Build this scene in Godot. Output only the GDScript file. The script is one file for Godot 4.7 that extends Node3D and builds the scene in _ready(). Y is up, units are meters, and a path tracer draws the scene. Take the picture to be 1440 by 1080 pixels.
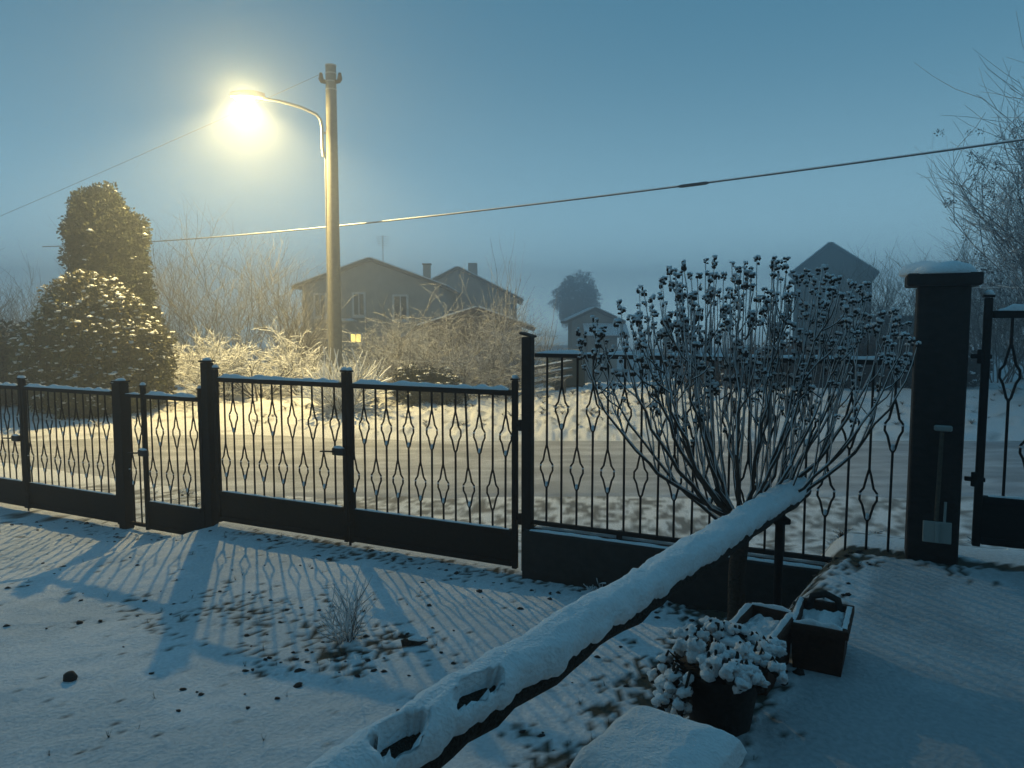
extends Node3D

# ---------------------------------------------------------------- lens, used to place things by direction and distance
const EYE := Vector3(0, 1.65, 0)
const FOCAL := 1040.0
const PITCH := -0.08343
const GATE := Vector3(-2.484, 0, -5.990)          # foot of the tall gate post; the fence line runs through it
const ALONG := Vector3(0.9019, 0, 0.4319)         # direction of the fence line, towards the right
const INWARD := Vector3(-0.4319, 0, 0.9019)       # from the fence into the garden
const FENCE_TURN := -0.4466
const LOG_A := Vector3(-0.36, 0.855, -1.06)
const LOG_B := Vector3(1.36, 0.865, -3.41)
const POLE := Vector3(-3.70, 0, -15.5)

var mat := {}
var rng := RandomNumberGenerator.new()
var lumps := FastNoiseLite.new()
var fine := FastNoiseLite.new()
var broad := FastNoiseLite.new()
var taken := {}

class Shape:
	var v := PackedVector3Array()
	var n := PackedVector3Array()
	var c := PackedColorArray()
	var i := PackedInt32Array()

	func tri(a: Vector3, b: Vector3, d: Vector3):
		var k := v.size()
		var nn := (d - a).cross(b - a).normalized()
		v.append(a); v.append(b); v.append(d)
		n.append(nn); n.append(nn); n.append(nn)
		i.append(k); i.append(k + 1); i.append(k + 2)

	func quad(a: Vector3, b: Vector3, d: Vector3, e: Vector3):
		tri(a, b, d)
		tri(a, d, e)

	# box with chamfered edges, centre c0, half sizes h
	func box(c0: Vector3, size: Vector3, ch := 0.004, b := Basis()):
		var h := size / 2
		ch = minf(ch, minf(h.x, minf(h.y, h.z)) * 0.6)
		var pt := func(sx, sy, sz, ax): # corner point belonging to the face across axis ax
			var p := Vector3(sx * (h.x - (0.0 if ax == 0 else ch)), sy * (h.y - (0.0 if ax == 1 else ch)), sz * (h.z - (0.0 if ax == 2 else ch)))
			return c0 + b * p
		for s in [-1, 1]:
			_q(pt.call(s, -1, -1, 0), pt.call(s, 1, -1, 0), pt.call(s, 1, 1, 0), pt.call(s, -1, 1, 0), c0)
			_q(pt.call(-1, s, -1, 1), pt.call(1, s, -1, 1), pt.call(1, s, 1, 1), pt.call(-1, s, 1, 1), c0)
			_q(pt.call(-1, -1, s, 2), pt.call(1, -1, s, 2), pt.call(1, 1, s, 2), pt.call(-1, 1, s, 2), c0)
			for t in [-1, 1]:
				_q(pt.call(s, t, -1, 0), pt.call(s, t, 1, 0), pt.call(s, t, 1, 1), pt.call(s, t, -1, 1), c0)
				_q(pt.call(s, -1, t, 0), pt.call(s, 1, t, 0), pt.call(s, 1, t, 2), pt.call(s, -1, t, 2), c0)
				_q(pt.call(-1, s, t, 1), pt.call(1, s, t, 1), pt.call(1, s, t, 2), pt.call(-1, s, t, 2), c0)
				for w in [-1, 1]:
					_t(pt.call(s, t, w, 0), pt.call(s, t, w, 1), pt.call(s, t, w, 2), c0)

	func _t(a: Vector3, b: Vector3, d: Vector3, inside: Vector3):
		if (d - a).cross(b - a).dot(a - inside) < 0:
			tri(a, d, b)
		else:
			tri(a, b, d)

	func _q(a: Vector3, b: Vector3, d: Vector3, e: Vector3, inside: Vector3):
		if (d - a).cross(b - a).dot((a + d) / 2 - inside) < 0:
			quad(a, e, d, b)
		else:
			quad(a, b, d, e)

	# swept tube with smooth normals
	func tube(pts: Array, rads: Array, sides := 6, capped := true):
		var m := pts.size()
		var start := v.size()
		var t0: Vector3 = (pts[1] - pts[0]).normalized()
		var u := t0.cross(Vector3.UP if absf(t0.y) < 0.9 else Vector3.RIGHT).normalized()
		for k in m:
			var t: Vector3 = (pts[mini(k + 1, m - 1)] - pts[maxi(k - 1, 0)]).normalized()
			u = (u - t * u.dot(t)).normalized()
			var w := t.cross(u)
			for j in sides:
				var a := TAU * j / sides
				var d := u * cos(a) + w * sin(a)
				v.append(pts[k] + d * rads[k])
				n.append(d)
		for k in m - 1:
			for j in sides:
				var a := start + k * sides + j
				var b := start + k * sides + (j + 1) % sides
				i.append_array([a, a + sides, b, b, a + sides, b + sides])
		if capped:
			for e in [0, m - 1]:
				var base := start + int(e) * sides
				var tip := v.size()
				v.append(pts[e])
				var dirn: Vector3 = (pts[0] - pts[1]) if e == 0 else (pts[m - 1] - pts[m - 2])
				n.append(dirn.normalized())
				for j in sides:
					i.append_array([tip, base + j, base + (j + 1) % sides] if e == 0 else [tip, base + (j + 1) % sides, base + j])

	# lumpy ellipsoid
	func blob(c0: Vector3, r: Vector3, noise: FastNoiseLite, amount := 0.25, freq := 1.0, rings := 8, segs := 12, flat_below := -2.0):
		var start := v.size()
		for a in rings + 1:
			var th := PI * a / rings
			for b in segs:
				var ph := TAU * b / segs
				var d := Vector3(sin(th) * cos(ph), cos(th), sin(th) * sin(ph))
				var k := 1.0 + amount * noise.get_noise_3dv((c0 + d * r) * freq)
				var p := d * r * k
				p.y = maxf(p.y, flat_below * r.y)
				v.append(c0 + p)
				n.append((d / r).normalized())
		for a in rings:
			for b in segs:
				var p := start + a * segs + b
				var q := start + a * segs + (b + 1) % segs
				i.append_array([p, p + segs, q, q, p + segs, q + segs])

	# ridge of lying snow along a straight line, flat underneath
	func ridge(p0: Vector3, p1: Vector3, wide: float, high: float, noise: FastNoiseLite, step := 0.03, k_across := 6, rough := 0.5, freq := 9.0):
		var span := p1 - p0
		var m := maxi(2, int(span.length() / step))
		var side := Vector3.UP.cross(span).normalized()
		var start := v.size()
		var row := k_across + 1
		for a in m + 1:
			var f := float(a) / m
			var p := p0 + span * f
			var ends := minf(1.0, minf(f, 1.0 - f) * m * 0.5)
			var hh := high * (0.75 + rough * noise.get_noise_3dv(p * freq)) * (0.25 + 0.75 * ends)
			var ww := wide * (0.92 + 0.3 * rough * noise.get_noise_3dv(p * freq + Vector3(9, 3, 5)))
			for b in row:
				var x := 2.0 * b / k_across - 1.0
				var up := sqrt(maxf(0.0, 1.0 - x * x))
				v.append(p + side * x * ww / 2 + Vector3.UP * hh * (up - 0.05))
				n.append((side * x / ww + Vector3.UP * (up + 0.1) / maxf(hh, 0.002) * 0.5).normalized())
		for a in m:
			for b in k_across:
				var q := start + a * row + b
				i.append_array([q, q + 1, q + row, q + 1, q + row + 1, q + row])

	func mesh() -> ArrayMesh:
		var arr := []
		arr.resize(Mesh.ARRAY_MAX)
		arr[Mesh.ARRAY_VERTEX] = v
		arr[Mesh.ARRAY_NORMAL] = n
		arr[Mesh.ARRAY_INDEX] = i
		if c.size() == v.size():
			arr[Mesh.ARRAY_COLOR] = c
		var am := ArrayMesh.new()
		am.add_surface_from_arrays(Mesh.PRIMITIVE_TRIANGLES, arr)
		return am

# ---------------------------------------------------------------- placing
func at(u: float, v: float, depth: float) -> Vector3:
	var cy := (540.0 - v) / FOCAL
	var r := Vector3((u - 720.0) / FOCAL, cy * cos(PITCH) + sin(PITCH), cy * sin(PITCH) - cos(PITCH))
	return EYE + r * (depth / -r.z)

func on_fence(s: float, y := 0.0, out := 0.0) -> Vector3:
	return GATE + ALONG * s + Vector3.UP * y + INWARD * out

func sstep(a: float, b: float, x: float) -> float:
	var t := clampf((x - a) / (b - a), 0.0, 1.0)
	return t * t * (3.0 - 2.0 * t)

func log_side(x: float, z: float) -> float:
	var d := (LOG_B - LOG_A) * Vector3(1, 0, 1)
	d = d.normalized()
	var q := Vector3(x, 0, z) - LOG_A
	return q.x * -d.z + q.z * d.x      # positive to the right of the rail

func road_edge(x: float) -> float:
	return -12.05 - 0.75 * exp(-pow((x + 4.9) / 2.0, 2)) - 0.10 * lumps.get_noise_2d(x * 5.0, 7.0)

func height(x: float, z: float) -> float:
	var q := Vector3(x, 0, z) - GATE
	var s := q.dot(ALONG)
	var dn := q.dot(INWARD)
	var low := -0.17 * (1.0 - sstep(-0.45, 0.12, s)) * (1.0 - sstep(0.2, 2.6, dn))
	var terr := sstep(-0.30, 0.10, log_side(x, z) if dn > -0.02 else (s - 4.70) * 0.98)
	var inside := low + 0.38 * terr + 0.06 * terr * sstep(1.0, 0.1, dn)
	if dn > 0.0:
		var rough := 0.008 * fine.get_noise_2d(x, z) + 0.016 * lumps.get_noise_2d(x * 1.2, z * 1.2)
		var soil := bare(x, z)
		return inside + rough * (1.0 - 0.88 * terr) - 0.010 * soil + 0.012 * soil * fine.get_noise_2d(x * 2.3, z * 2.3)
	var h := lerpf(inside, -0.32, sstep(0.2, 2.2, -dn))
	h += 0.02 * lumps.get_noise_2d(x * 2.0, z * 2.0) * sstep(0.3, 0.8, -dn) * (1.0 - sstep(-7.9, -8.3, z))
	var e := road_edge(x)
	if z < e + 0.05:
		var back := e - z
		var crest := 0.04 + 0.24 * sstep(0.0, 4.0, x) + 0.10 * broad.get_noise_2d(x * 2.0, z)
		h = lerpf(-0.32, crest, pow(clampf(back / 2.8, 0.0, 1.0), 0.8))
		h += sstep(0.0, 0.25, back) * (0.10 * absf(lumps.get_noise_2d(x * 3.0, z * 3.0)) + 0.04 * lumps.get_noise_2d(x * 6.0, z * 6.0) + 0.025 * fine.get_noise_2d(x * 0.6, z * 0.6))
		h = lerpf(h, -2.2 + 0.8 * broad.get_noise_2d(x * 0.2, z * 0.2), sstep(3.5, 24.0, back))
	return h

# how much soil and grass pokes through the thin snow, 0..1 (patches with an outline of their own)
func bare(x: float, z: float) -> float:
	var q := Vector3(x, 0, z) - GATE
	var dn := q.dot(INWARD)
	var s := q.dot(ALONG)
	if dn < -0.02:
		return 0.0
	var side := log_side(x, z)
	var want := 0.19
	want += 0.40 * exp(-pow((x + 0.86) / 0.42, 2) - pow((z + 3.62) / 0.26, 2))       # round the sapling
	want += 0.28 * exp(-pow((x + 1.55) / 0.7, 2) - pow((z + 4.1) / 0.3, 2))
	want += 0.42 * exp(-pow((side + 0.45) / 0.25, 2)) * sstep(-1.9, -2.8, z)            # thin patch along the far end of the rail
	want += 0.60 * exp(-pow((side - 0.10) / 0.16, 2)) * sstep(-2.95, -2.5, z) * sstep(-1.0, -1.4, z) # strip of soil between rail and planters
	want += 0.50 * exp(-pow((side + 0.05) / 0.20, 2)) * sstep(-2.6, -3.0, z)
	want += 0.30 * sstep(0.42, 0.05, dn) * sstep(0.2, 0.5, s)
	want += 0.55 * sstep(0.14, 0.02, dn) * sstep(3.6, 4.4, s)
	want += 0.15 * sstep(-0.2, -0.9, s) * sstep(0.5, 0.1, dn)
	want *= 1.0 - 0.85 * sstep(0.28, 0.42, side) * sstep(0.3, 0.5, dn)
	var k := 0.5 + 0.5 * (0.62 * fine.get_noise_2d(x * 2.3, z * 2.3) + 0.38 * lumps.get_noise_2d(x * 6.0, z * 6.0))
	return sstep(0.80 - 0.62 * want, 0.88 - 0.62 * want, k)

# ---------------------------------------------------------------- nodes
func numbered(called: String) -> String:
	if not taken.has(called):
		taken[called] = 0
		return called
	taken[called] += 1
	return "%s_%03d" % [called, taken[called]]

func thing(called: String, label: String, category: String, where := Vector3.ZERO, turn := 0.0, group := "") -> Node3D:
	var o := Node3D.new()
	o.name = numbered(called)
	add_child(o)
	o.position = where
	o.rotation.y = turn
	o.set_meta("label", label)
	o.set_meta("category", category)
	if group:
		o.set_meta("group", group)
	return o

func part(parent: Node, called: String, m: Mesh, material: Material, kind := "") -> MeshInstance3D:
	var o := MeshInstance3D.new()
	o.name = called
	o.mesh = m
	o.material_override = material
	parent.add_child(o, true)
	if kind:
		o.set_meta("kind", kind)
	return o

func structure(called: String, m: Mesh, material: Material, label: String, category: String, kind := "structure") -> MeshInstance3D:
	var o := part(self, numbered(called), m, material, kind)
	o.set_meta("label", label)
	o.set_meta("category", category)
	return o

func scatter(parent: Node, called: String, m: Mesh, material: Material, places: Array, tints := []) -> MultiMeshInstance3D:
	var mm := MultiMesh.new()
	mm.transform_format = MultiMesh.TRANSFORM_3D
	mm.use_colors = tints.size() > 0
	mm.mesh = m
	mm.instance_count = places.size()
	for k in places.size():
		mm.set_instance_transform(k, places[k])
		if tints.size():
			mm.set_instance_color(k, tints[k])
	var o := MultiMeshInstance3D.new()
	o.name = called
	o.multimesh = mm
	o.material_override = material
	o.set_meta("kind", "stuff")
	parent.add_child(o, true)
	return o

func paint(c: Color, rough := 0.8, spec := 0.4) -> StandardMaterial3D:
	var m := StandardMaterial3D.new()
	m.albedo_color = c.linear_to_srgb()
	m.roughness = rough
	m.metallic_specular = spec
	return m

func grained(c: Color, dark: float, freq: float, scale: float, rough := 0.85, bump := 0.0, sd := 1, spec := 0.35) -> StandardMaterial3D:
	var m := paint(Color.WHITE, rough, spec)
	var nz := FastNoiseLite.new()
	nz.seed = sd
	nz.frequency = freq
	nz.fractal_octaves = 5
	var t := NoiseTexture2D.new()
	t.width = 512
	t.height = 512
	t.seamless = true
	t.noise = nz
	var g := Gradient.new()
	g.offsets = PackedFloat32Array([0.15, 0.85])
	g.colors = PackedColorArray([(c * dark).linear_to_srgb(), c.linear_to_srgb()])
	t.color_ramp = g
	m.albedo_texture = t
	m.uv1_triplanar = true
	m.uv1_world_triplanar = true
	m.uv1_scale = Vector3.ONE * scale
	if bump > 0.0:
		var tb := NoiseTexture2D.new()
		tb.width = 512
		tb.height = 512
		tb.seamless = true
		tb.noise = nz
		m.heightmap_enabled = true
		m.heightmap_texture = tb
		m.heightmap_scale = bump
	return m

func materials():
	mat.snow = grained(Color(0.86, 0.87, 0.88), 0.86, 0.07, 2.2, 0.9, 0.42, 3, 0.3)
	mat.ground = grained(Color(1, 1, 1), 0.82, 0.06, 1.1, 0.92, 0.45, 4, 0.2)
	mat.ground.vertex_color_use_as_albedo = true
	mat.road = grained(Color(0.60, 0.61, 0.63), 0.72, 0.012, 0.22, 0.8, 0.5, 5, 0.35)
	mat.road.vertex_color_use_as_albedo = true
	mat.iron = grained(Color(0.022, 0.015, 0.012), 0.55, 0.02, 3.0, 0.7, 0.15, 6, 0.25)
	mat.wall = grained(Color(0.040, 0.036, 0.032), 0.6, 0.02, 1.5, 0.9, 0.4, 7)
	mat.pillar = grained(Color(0.035, 0.026, 0.022), 0.6, 0.02, 1.8, 0.9, 0.5, 8)
	mat.concrete = grained(Color(0.25, 0.24, 0.21), 0.7, 0.015, 1.4, 0.85, 0.3, 9)
	mat.galv = paint(Color(0.42, 0.42, 0.40), 0.45, 0.5)
	mat.galv.metallic = 0.6
	mat.dark = paint(Color(0.02, 0.02, 0.02), 0.6)
	mat.bark = grained(Color(0.075, 0.055, 0.04), 0.45, 0.03, 4.0, 0.9, 0.8, 10)
	mat.twig = paint(Color(0.055, 0.040, 0.030), 0.85)
	mat.pod = paint(Color(0.035, 0.025, 0.018), 0.85)
	mat.log = grained(Color(0.055, 0.042, 0.032), 0.4, 0.03, 5.0, 0.92, 1.2, 11)
	mat.shrub = paint(Color(0.060, 0.048, 0.036), 0.85)
	mat.leaf = paint(Color.WHITE, 0.6, 0.4)
	mat.leaf.vertex_color_use_as_albedo = true
	mat.leaf.backlight_enabled = true
	mat.leaf.backlight = Color(0.2, 0.25, 0.1)
	mat.terracotta = grained(Color(0.10, 0.045, 0.028), 0.6, 0.02, 4.0, 0.85, 0.3, 12)
	mat.potdark = grained(Color(0.05, 0.04, 0.035), 0.6, 0.02, 4.0, 0.85, 0.3, 13)
	mat.wood = grained(Color(0.13, 0.10, 0.07), 0.6, 0.03, 3.0, 0.85, 0.3, 14)
	mat.plaster = grained(Color(0.36, 0.335, 0.29), 0.8, 0.01, 0.4, 0.9, 0.0, 15)
	mat.roof = grained(Color(0.10, 0.065, 0.05), 0.6, 0.05, 0.8, 0.9, 0.0, 17)
	mat.trim = paint(Color(0.62, 0.60, 0.56), 0.7)
	mat.glass = paint(Color(0.03, 0.035, 0.04), 0.1, 0.5)
	mat.green = paint(Color(0.012, 0.030, 0.020), 0.6)
	mat.plastic = paint(Color(0.30, 0.32, 0.30), 0.5)
	mat.cable = paint(Color(0.07, 0.07, 0.07), 0.6)
	mat.paintwhite = paint(Color(0.7, 0.7, 0.68), 0.6)

# ---------------------------------------------------------------- fence and gates
var bar_mesh := {}

func ornament(shape: Shape, cy: float, z := 0.0):
	var pts := [[0.0, 0.146], [0.010, 0.108], [0.024, 0.040], [0.041, 0.016], [0.042, -0.022], [0.027, -0.052], [0.010, -0.122], [0.0, -0.138]]
	for sg in [-1.0, 1.0]:
		var line := []
		var r := []
		for p in pts:
			line.append(Vector3(p[0] * sg, cy + p[1], z))
			r.append(0.0065)
		shape.tube(line, r, 5, false)

func bar(low: float, high: float, cy: float) -> Mesh:
	var key := "%.3f %.3f %.3f" % [low, high, cy]
	if not bar_mesh.has(key):
		var a := Shape.new()
		a.tube([Vector3(0, low, 0), Vector3(0, cy - 0.134, 0)], [0.0073, 0.0073], 6, false)
		a.tube([Vector3(0, cy + 0.140, 0), Vector3(0, high, 0)], [0.0073, 0.0073], 6, false)
		ornament(a, cy)
		bar_mesh[key] = a.mesh()
	return bar_mesh[key]

func v_snow(cy: float) -> Mesh:
	var key := "snow %.3f" % cy
	if not bar_mesh.has(key):
		var a := Shape.new()
		a.blob(Vector3(0, cy - 0.112, 0), Vector3(0.012, 0.020, 0.010), lumps, 0.3, 60.0, 5, 8)
		a.blob(Vector3(-0.041, cy + 0.008, 0), Vector3(0.008, 0.007, 0.009), lumps, 0.3, 60.0, 4, 6)
		a.blob(Vector3(0.041, cy + 0.008, 0), Vector3(0.008, 0.007, 0.009), lumps, 0.3, 60.0, 4, 6)
		bar_mesh[key] = a.mesh()
	return bar_mesh[key]

# bars of one panel; o: local x along the fence; first = s of first bar relative to the panel
func bars(o: Node3D, x0: float, x1: float, step: float, low: float, high: float, up_c: float, low_c: float, upper_first: bool, bent := -1):
	var upper := upper_first
	var x := x0
	var k := 0
	while x < x1:
		var cy := up_c if upper else low_c
		var b := part(o, "bar", bar(low, high, cy), mat.iron)
		b.position = Vector3(x, 0, 0.0)
		b.rotation.z = rng.randf_range(-0.006, 0.006) + (0.035 if k == bent else 0.0)
		b.position.x += (low * 0.035 + 0.02) if k == bent else 0.0
		if rng.randf() < 0.75:
			part(b, "snow", v_snow(cy), mat.snow, "stuff")
		upper = not upper
		x += step
		k += 1

func snow_strip(o: Node3D, p0: Vector3, p1: Vector3, wide: float, high: float):
	var a := Shape.new()
	a.ridge(p0, p1, wide, high, fine, 0.03, 6, 0.7, 1.0)
	part(o, "snow", a.mesh(), mat.snow)

func stile(o: Node3D, x: float, low: float, high: float, wide := 0.036, deep := 0.036, called := "stile"):
	var a := Shape.new()
	a.box(Vector3(x, (low + high) / 2, 0), Vector3(wide, high - low, deep), 0.004)
	a.box(Vector3(x, high + 0.008, 0), Vector3(wide + 0.014, 0.012, deep + 0.014), 0.004)
	part(o, called, a.mesh(), mat.iron)

func gate_leaf(called: String, label: String, s0: float, s1: float, base: float, first: float, upper_first: bool, opts := {}):
	var o := thing(called, label, "gate", on_fence(s0, base), FENCE_TURN, opts.get("group", ""))
	var w := s1 - s0
	var rail: float = 1.206
	var a := Shape.new()
	a.box(Vector3(w / 2, rail - 0.018, 0), Vector3(w - 0.076, 0.036, 0.036), 0.004)
	part(o, "top_rail", a.mesh(), mat.iron)
	a = Shape.new()
	a.box(Vector3(w / 2, 0.152, 0), Vector3(w - 0.076, 0.232, 0.012), 0.002)
	part(o, "kick_panel", a.mesh(), mat.iron)
	for y in [0.262, 0.050]:
		a = Shape.new()
		a.box(Vector3(w / 2, y, 0), Vector3(w - 0.076, 0.034, 0.040), 0.004)
		part(o, "lower_rail", a.mesh(), mat.iron)
	stile(o, 0.019, 0.02, opts.get("top0", 1.270))
	stile(o, w - 0.019, 0.02, opts.get("top1", 1.270))
	bars(o, first - s0, w - 0.04, opts.get("step", 0.1005), 0.27, 1.18, 0.90, 0.53, upper_first, opts.get("bent", -1))
	snow_strip(o, Vector3(0.06, rail + 0.001, 0), Vector3(w - 0.06, rail + 0.001, 0), 0.042, 0.034)
	snow_strip(o, Vector3(0.06, 0.2795, 0), Vector3(w - 0.06, 0.2795, 0), 0.034, 0.012)
	for x in [0.019, w - 0.019]:
		a = Shape.new()
		a.blob(Vector3(x, 1.288 if (x > 0.1 and not opts.has("top1")) or (x < 0.1 and not opts.has("top0")) else (opts.get("top1", 1.27) if x > 0.1 else opts.get("top0", 1.27)) + 0.018, 0), Vector3(0.024, 0.02, 0.024), fine, 0.3, 2.0, 6, 10, -0.3)
		part(o, "snow", a.mesh(), mat.snow)
	if opts.has("lock"):
		var lx: float = opts.lock
		a = Shape.new()
		a.box(Vector3(lx, 0.70, 0.03), Vector3(0.105, 0.055, 0.035), 0.006)
		var lk := part(o, "lock", a.mesh(), mat.dark)
		a = Shape.new()
		a.tube([Vector3(lx - 0.03, 0.705, 0.045), Vector3(lx - 0.03, 0.705, 0.075), Vector3(lx - 0.06, 0.705, 0.08), Vector3(lx - 0.13, 0.700, 0.08)], [0.007, 0.007, 0.007, 0.006], 6)
		part(lk, "handle", a.mesh(), mat.dark)
		a = Shape.new()
		a.blob(Vector3(lx, 0.728, 0.03), Vector3(0.05, 0.016, 0.018), fine, 0.4, 2.0, 6, 10, -0.2)
		part(lk, "snow", a.mesh(), mat.snow)
	if opts.has("hinge"):
		for hy in [0.36, 0.98]:
			a = Shape.new()
			a.tube([Vector3(opts.hinge, hy - 0.035, 0.005), Vector3(opts.hinge, hy + 0.035, 0.005)], [0.018, 0.018], 8)
			a.box(Vector3(opts.hinge, hy, 0.0), Vector3(0.09, 0.022, 0.02), 0.003)
			part(o, "hinge", a.mesh(), mat.iron)
	if opts.has("bolt"):
		a = Shape.new()
		a.tube([Vector3(opts.bolt, 0.34, 0.028), Vector3(opts.bolt, 0.005, 0.028)], [0.009, 0.009], 6)
		a.box(Vector3(opts.bolt, 0.17, 0.027), Vector3(0.04, 0.03, 0.03), 0.004)
		part(o, "drop_bolt", a.mesh(), mat.iron)
	return o

func gate_post(label: String, s: float, low: float, high: float, wide: float, slanted := false):
	var o := thing("gate_post", label, "post", on_fence(s, low), FENCE_TURN, "iron posts of the street fence")
	var a := Shape.new()
	a.box(Vector3(0, (high - low) / 2, 0), Vector3(wide, high - low, wide), 0.005)
	part(o, "shaft", a.mesh(), mat.iron)
	a = Shape.new()
	var b := Basis(Vector3.BACK, -0.28) if slanted else Basis()
	a.box(Vector3(0, high - low + (0.014 if slanted else 0.010), 0), Vector3(wide + 0.022, 0.014, wide + 0.022), 0.003, b)
	part(o, "cap", a.mesh(), mat.iron)
	if not slanted:
		a = Shape.new()
		a.blob(Vector3(0, high - low + 0.018, 0), Vector3(wide * 0.5, 0.022, wide * 0.5), fine, 0.3, 2.0, 6, 12, -0.2)
		part(o, "snow", a.mesh(), mat.snow)
	return o

func fence():
	gate_post("tall iron gate post between the narrow gate and the wide double gate", 0.012, -0.05, 1.325, 0.075)
	gate_post("low iron post between the far double gate and the narrow infill bars", -1.035, -0.22, 1.125, 0.09)
	gate_post("tallest iron post with slanted cap, where wide gate meets fence wall", 2.868, 0.02, 1.555, 0.066, true)
	gate_leaf("gate_leaf", "black iron leaf of far double gate, next to low post", -2.44, -1.10, -0.165, -2.36, false, {"bolt": 0.045, "hinge": 1.335, "group": "iron gate leaves"})
	gate_leaf("gate_leaf", "black iron leaf of far double gate carrying the lock box", -3.79, -2.445, -0.165, -3.71, true, {"lock": 1.26, "group": "iron gate leaves"})
	gate_leaf("gate_leaf", "black iron leaf of wide double gate, carrying the lock", 0.085, 1.415, 0.002, 0.19, false, {"top1": 1.285, "lock": 1.27, "hinge": 0.0, "group": "iron gate leaves"})
	gate_leaf("gate_leaf", "black iron leaf of wide double gate, without lock, beside fence wall", 1.420, 2.795, 0.002, 1.475, false, {"top0": 1.285, "bolt": 0.025, "hinge": 1.40, "bent": 10, "step": 0.0945, "group": "iron gate leaves"})
	# narrow gate for people
	gate_leaf("garden_gate", "narrow black iron pedestrian gate with lock box", -0.775, -0.055, -0.172, -0.665, false, {"lock": 0.03, "hinge": 0.735, "bent": 99})
	# infill between low post and narrow gate
	var o := thing("infill_panel", "two ornamental bars filling gap beside narrow pedestrian gate", "fence panel", on_fence(-0.980, -0.172), FENCE_TURN)
	var a := Shape.new()
	for y in [1.188, 0.055]:
		a = Shape.new()
		a.box(Vector3(0.1, y, 0), Vector3(0.194, 0.030, 0.030), 0.003)
		part(o, "rail", a.mesh(), mat.iron)
	for k in 2:
		var b := part(o, "bar", bar(0.07, 1.175, 0.90 if k else 0.53), mat.iron)
		b.position.x = 0.055 + 0.09 * k
		part(b, "snow", v_snow(0.90 if k else 0.53), mat.snow)
	snow_strip(o, Vector3(0.01, 1.203, 0), Vector3(0.19, 1.203, 0), 0.03, 0.02)
	# fence on the low wall
	o = thing("fence_wall", "low concrete wall carrying the tall ornamental fence behind the shrub", "fence", on_fence(2.83, 0.0), FENCE_TURN)
	a = Shape.new()
	a.box(Vector3(1.21, 0.03, 0), Vector3(2.36, 0.56, 0.16), 0.01)
	part(o, "wall", a.mesh(), mat.wall)
	a = Shape.new()
	a.box(Vector3(1.13, 0.350, 0), Vector3(2.15, 0.026, 0.030), 0.003)
	part(o, "lower_rail", a.mesh(), mat.iron)
	a = Shape.new()
	a.box(Vector3(1.16, 1.440, 0), Vector3(2.14, 0.026, 0.030), 0.003)
	part(o, "top_rail", a.mesh(), mat.iron)
	bars(o, 0.170, 2.20, 0.1035, 0.36, 1.43, 1.105, 0.725, false)
	snow_strip(o, Vector3(0.10, 1.4535, 0), Vector3(2.2, 1.4535, 0), 0.03, 0.022)
	snow_strip(o, Vector3(0.08, 0.3105, -0.045), Vector3(2.2, 0.3105, -0.045), 0.07, 0.03)
	snow_strip(o, Vector3(0.08, 0.3105, 0.05), Vector3(2.2, 0.3105, 0.05), 0.04, 0.015)
	for x in [0.66, 1.30, 1.92]:
		a = Shape.new()
		a.box(Vector3(x, 0.335, 0.0), Vector3(0.03, 0.06, 0.035), 0.003)
		part(o, "rail_foot", a.mesh(), mat.iron)
	# right gate beyond the pillar
	gate_leaf("gate_leaf", "black iron gate leaf hung on the snow capped pillar", 5.345, 6.60, 0.50, 5.47, true, {"hinge": 0.0, "group": "iron gate leaves"})
	# pillar
	var p := thing("gate_pillar", "square dark pillar with overhanging snow capped top beside right gate", "pillar", on_fence(5.165, 0.30, 0.0), FENCE_TURN)
	a = Shape.new()
	a.box(Vector3(0, 0.765, 0), Vector3(0.23, 1.53, 0.20), 0.008)
	part(p, "shaft", a.mesh(), mat.pillar)
	a = Shape.new()
	a.box(Vector3(-0.005, 1.560, 0), Vector3(0.325, 0.062, 0.29), 0.008)
	part(p, "cap", a.mesh(), mat.pillar)
	a = Shape.new()
	for k in 3:
		a.blob(Vector3(-0.04 + 0.02 * k, 1.591, -0.05 + 0.05 * k), Vector3(0.160 - 0.012 * k, 0.070, 0.130), fine, 0.35, 0.7, 10, 24, -0.05)
	part(p, "snow", a.mesh(), mat.snow)
	# snow shovel leaning on the pillar
	var sh := thing("snow_shovel", "pale snow shovel with straight handle leaning against dark pillar", "shovel", on_fence(5.17, 0.45, 0.17), FENCE_TURN)
	a = Shape.new()
	a.tube([Vector3(0.0, 0.22, 0.01), Vector3(0.012, 0.66, -0.045)], [0.010, 0.010], 8)
	part(sh, "handle", a.mesh(), mat.wood)
	a = Shape.new()
	a.box(Vector3(0.016, 0.675, -0.045), Vector3(0.08, 0.028, 0.028), 0.006)
	part(sh, "grip", a.mesh(), mat.plastic)
	a = Shape.new()
	var bb := Basis(Vector3.RIGHT, -0.12)
	a.box(Vector3(0.005, 0.165, 0.022), Vector3(0.125, 0.105, 0.010), 0.004, bb)
	a.box(Vector3(0.005, 0.165, 0.032), Vector3(0.018, 0.10, 0.014), 0.004, bb)
	part(sh, "blade", a.mesh(), mat.plastic)
	a = Shape.new()
	a.tube([Vector3(0.035, 0.21, 0.015), Vector3(0.038, 0.315, -0.005)], [0.007, 0.007], 6)
	part(sh, "brace", a.mesh(), mat.plastic)

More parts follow.
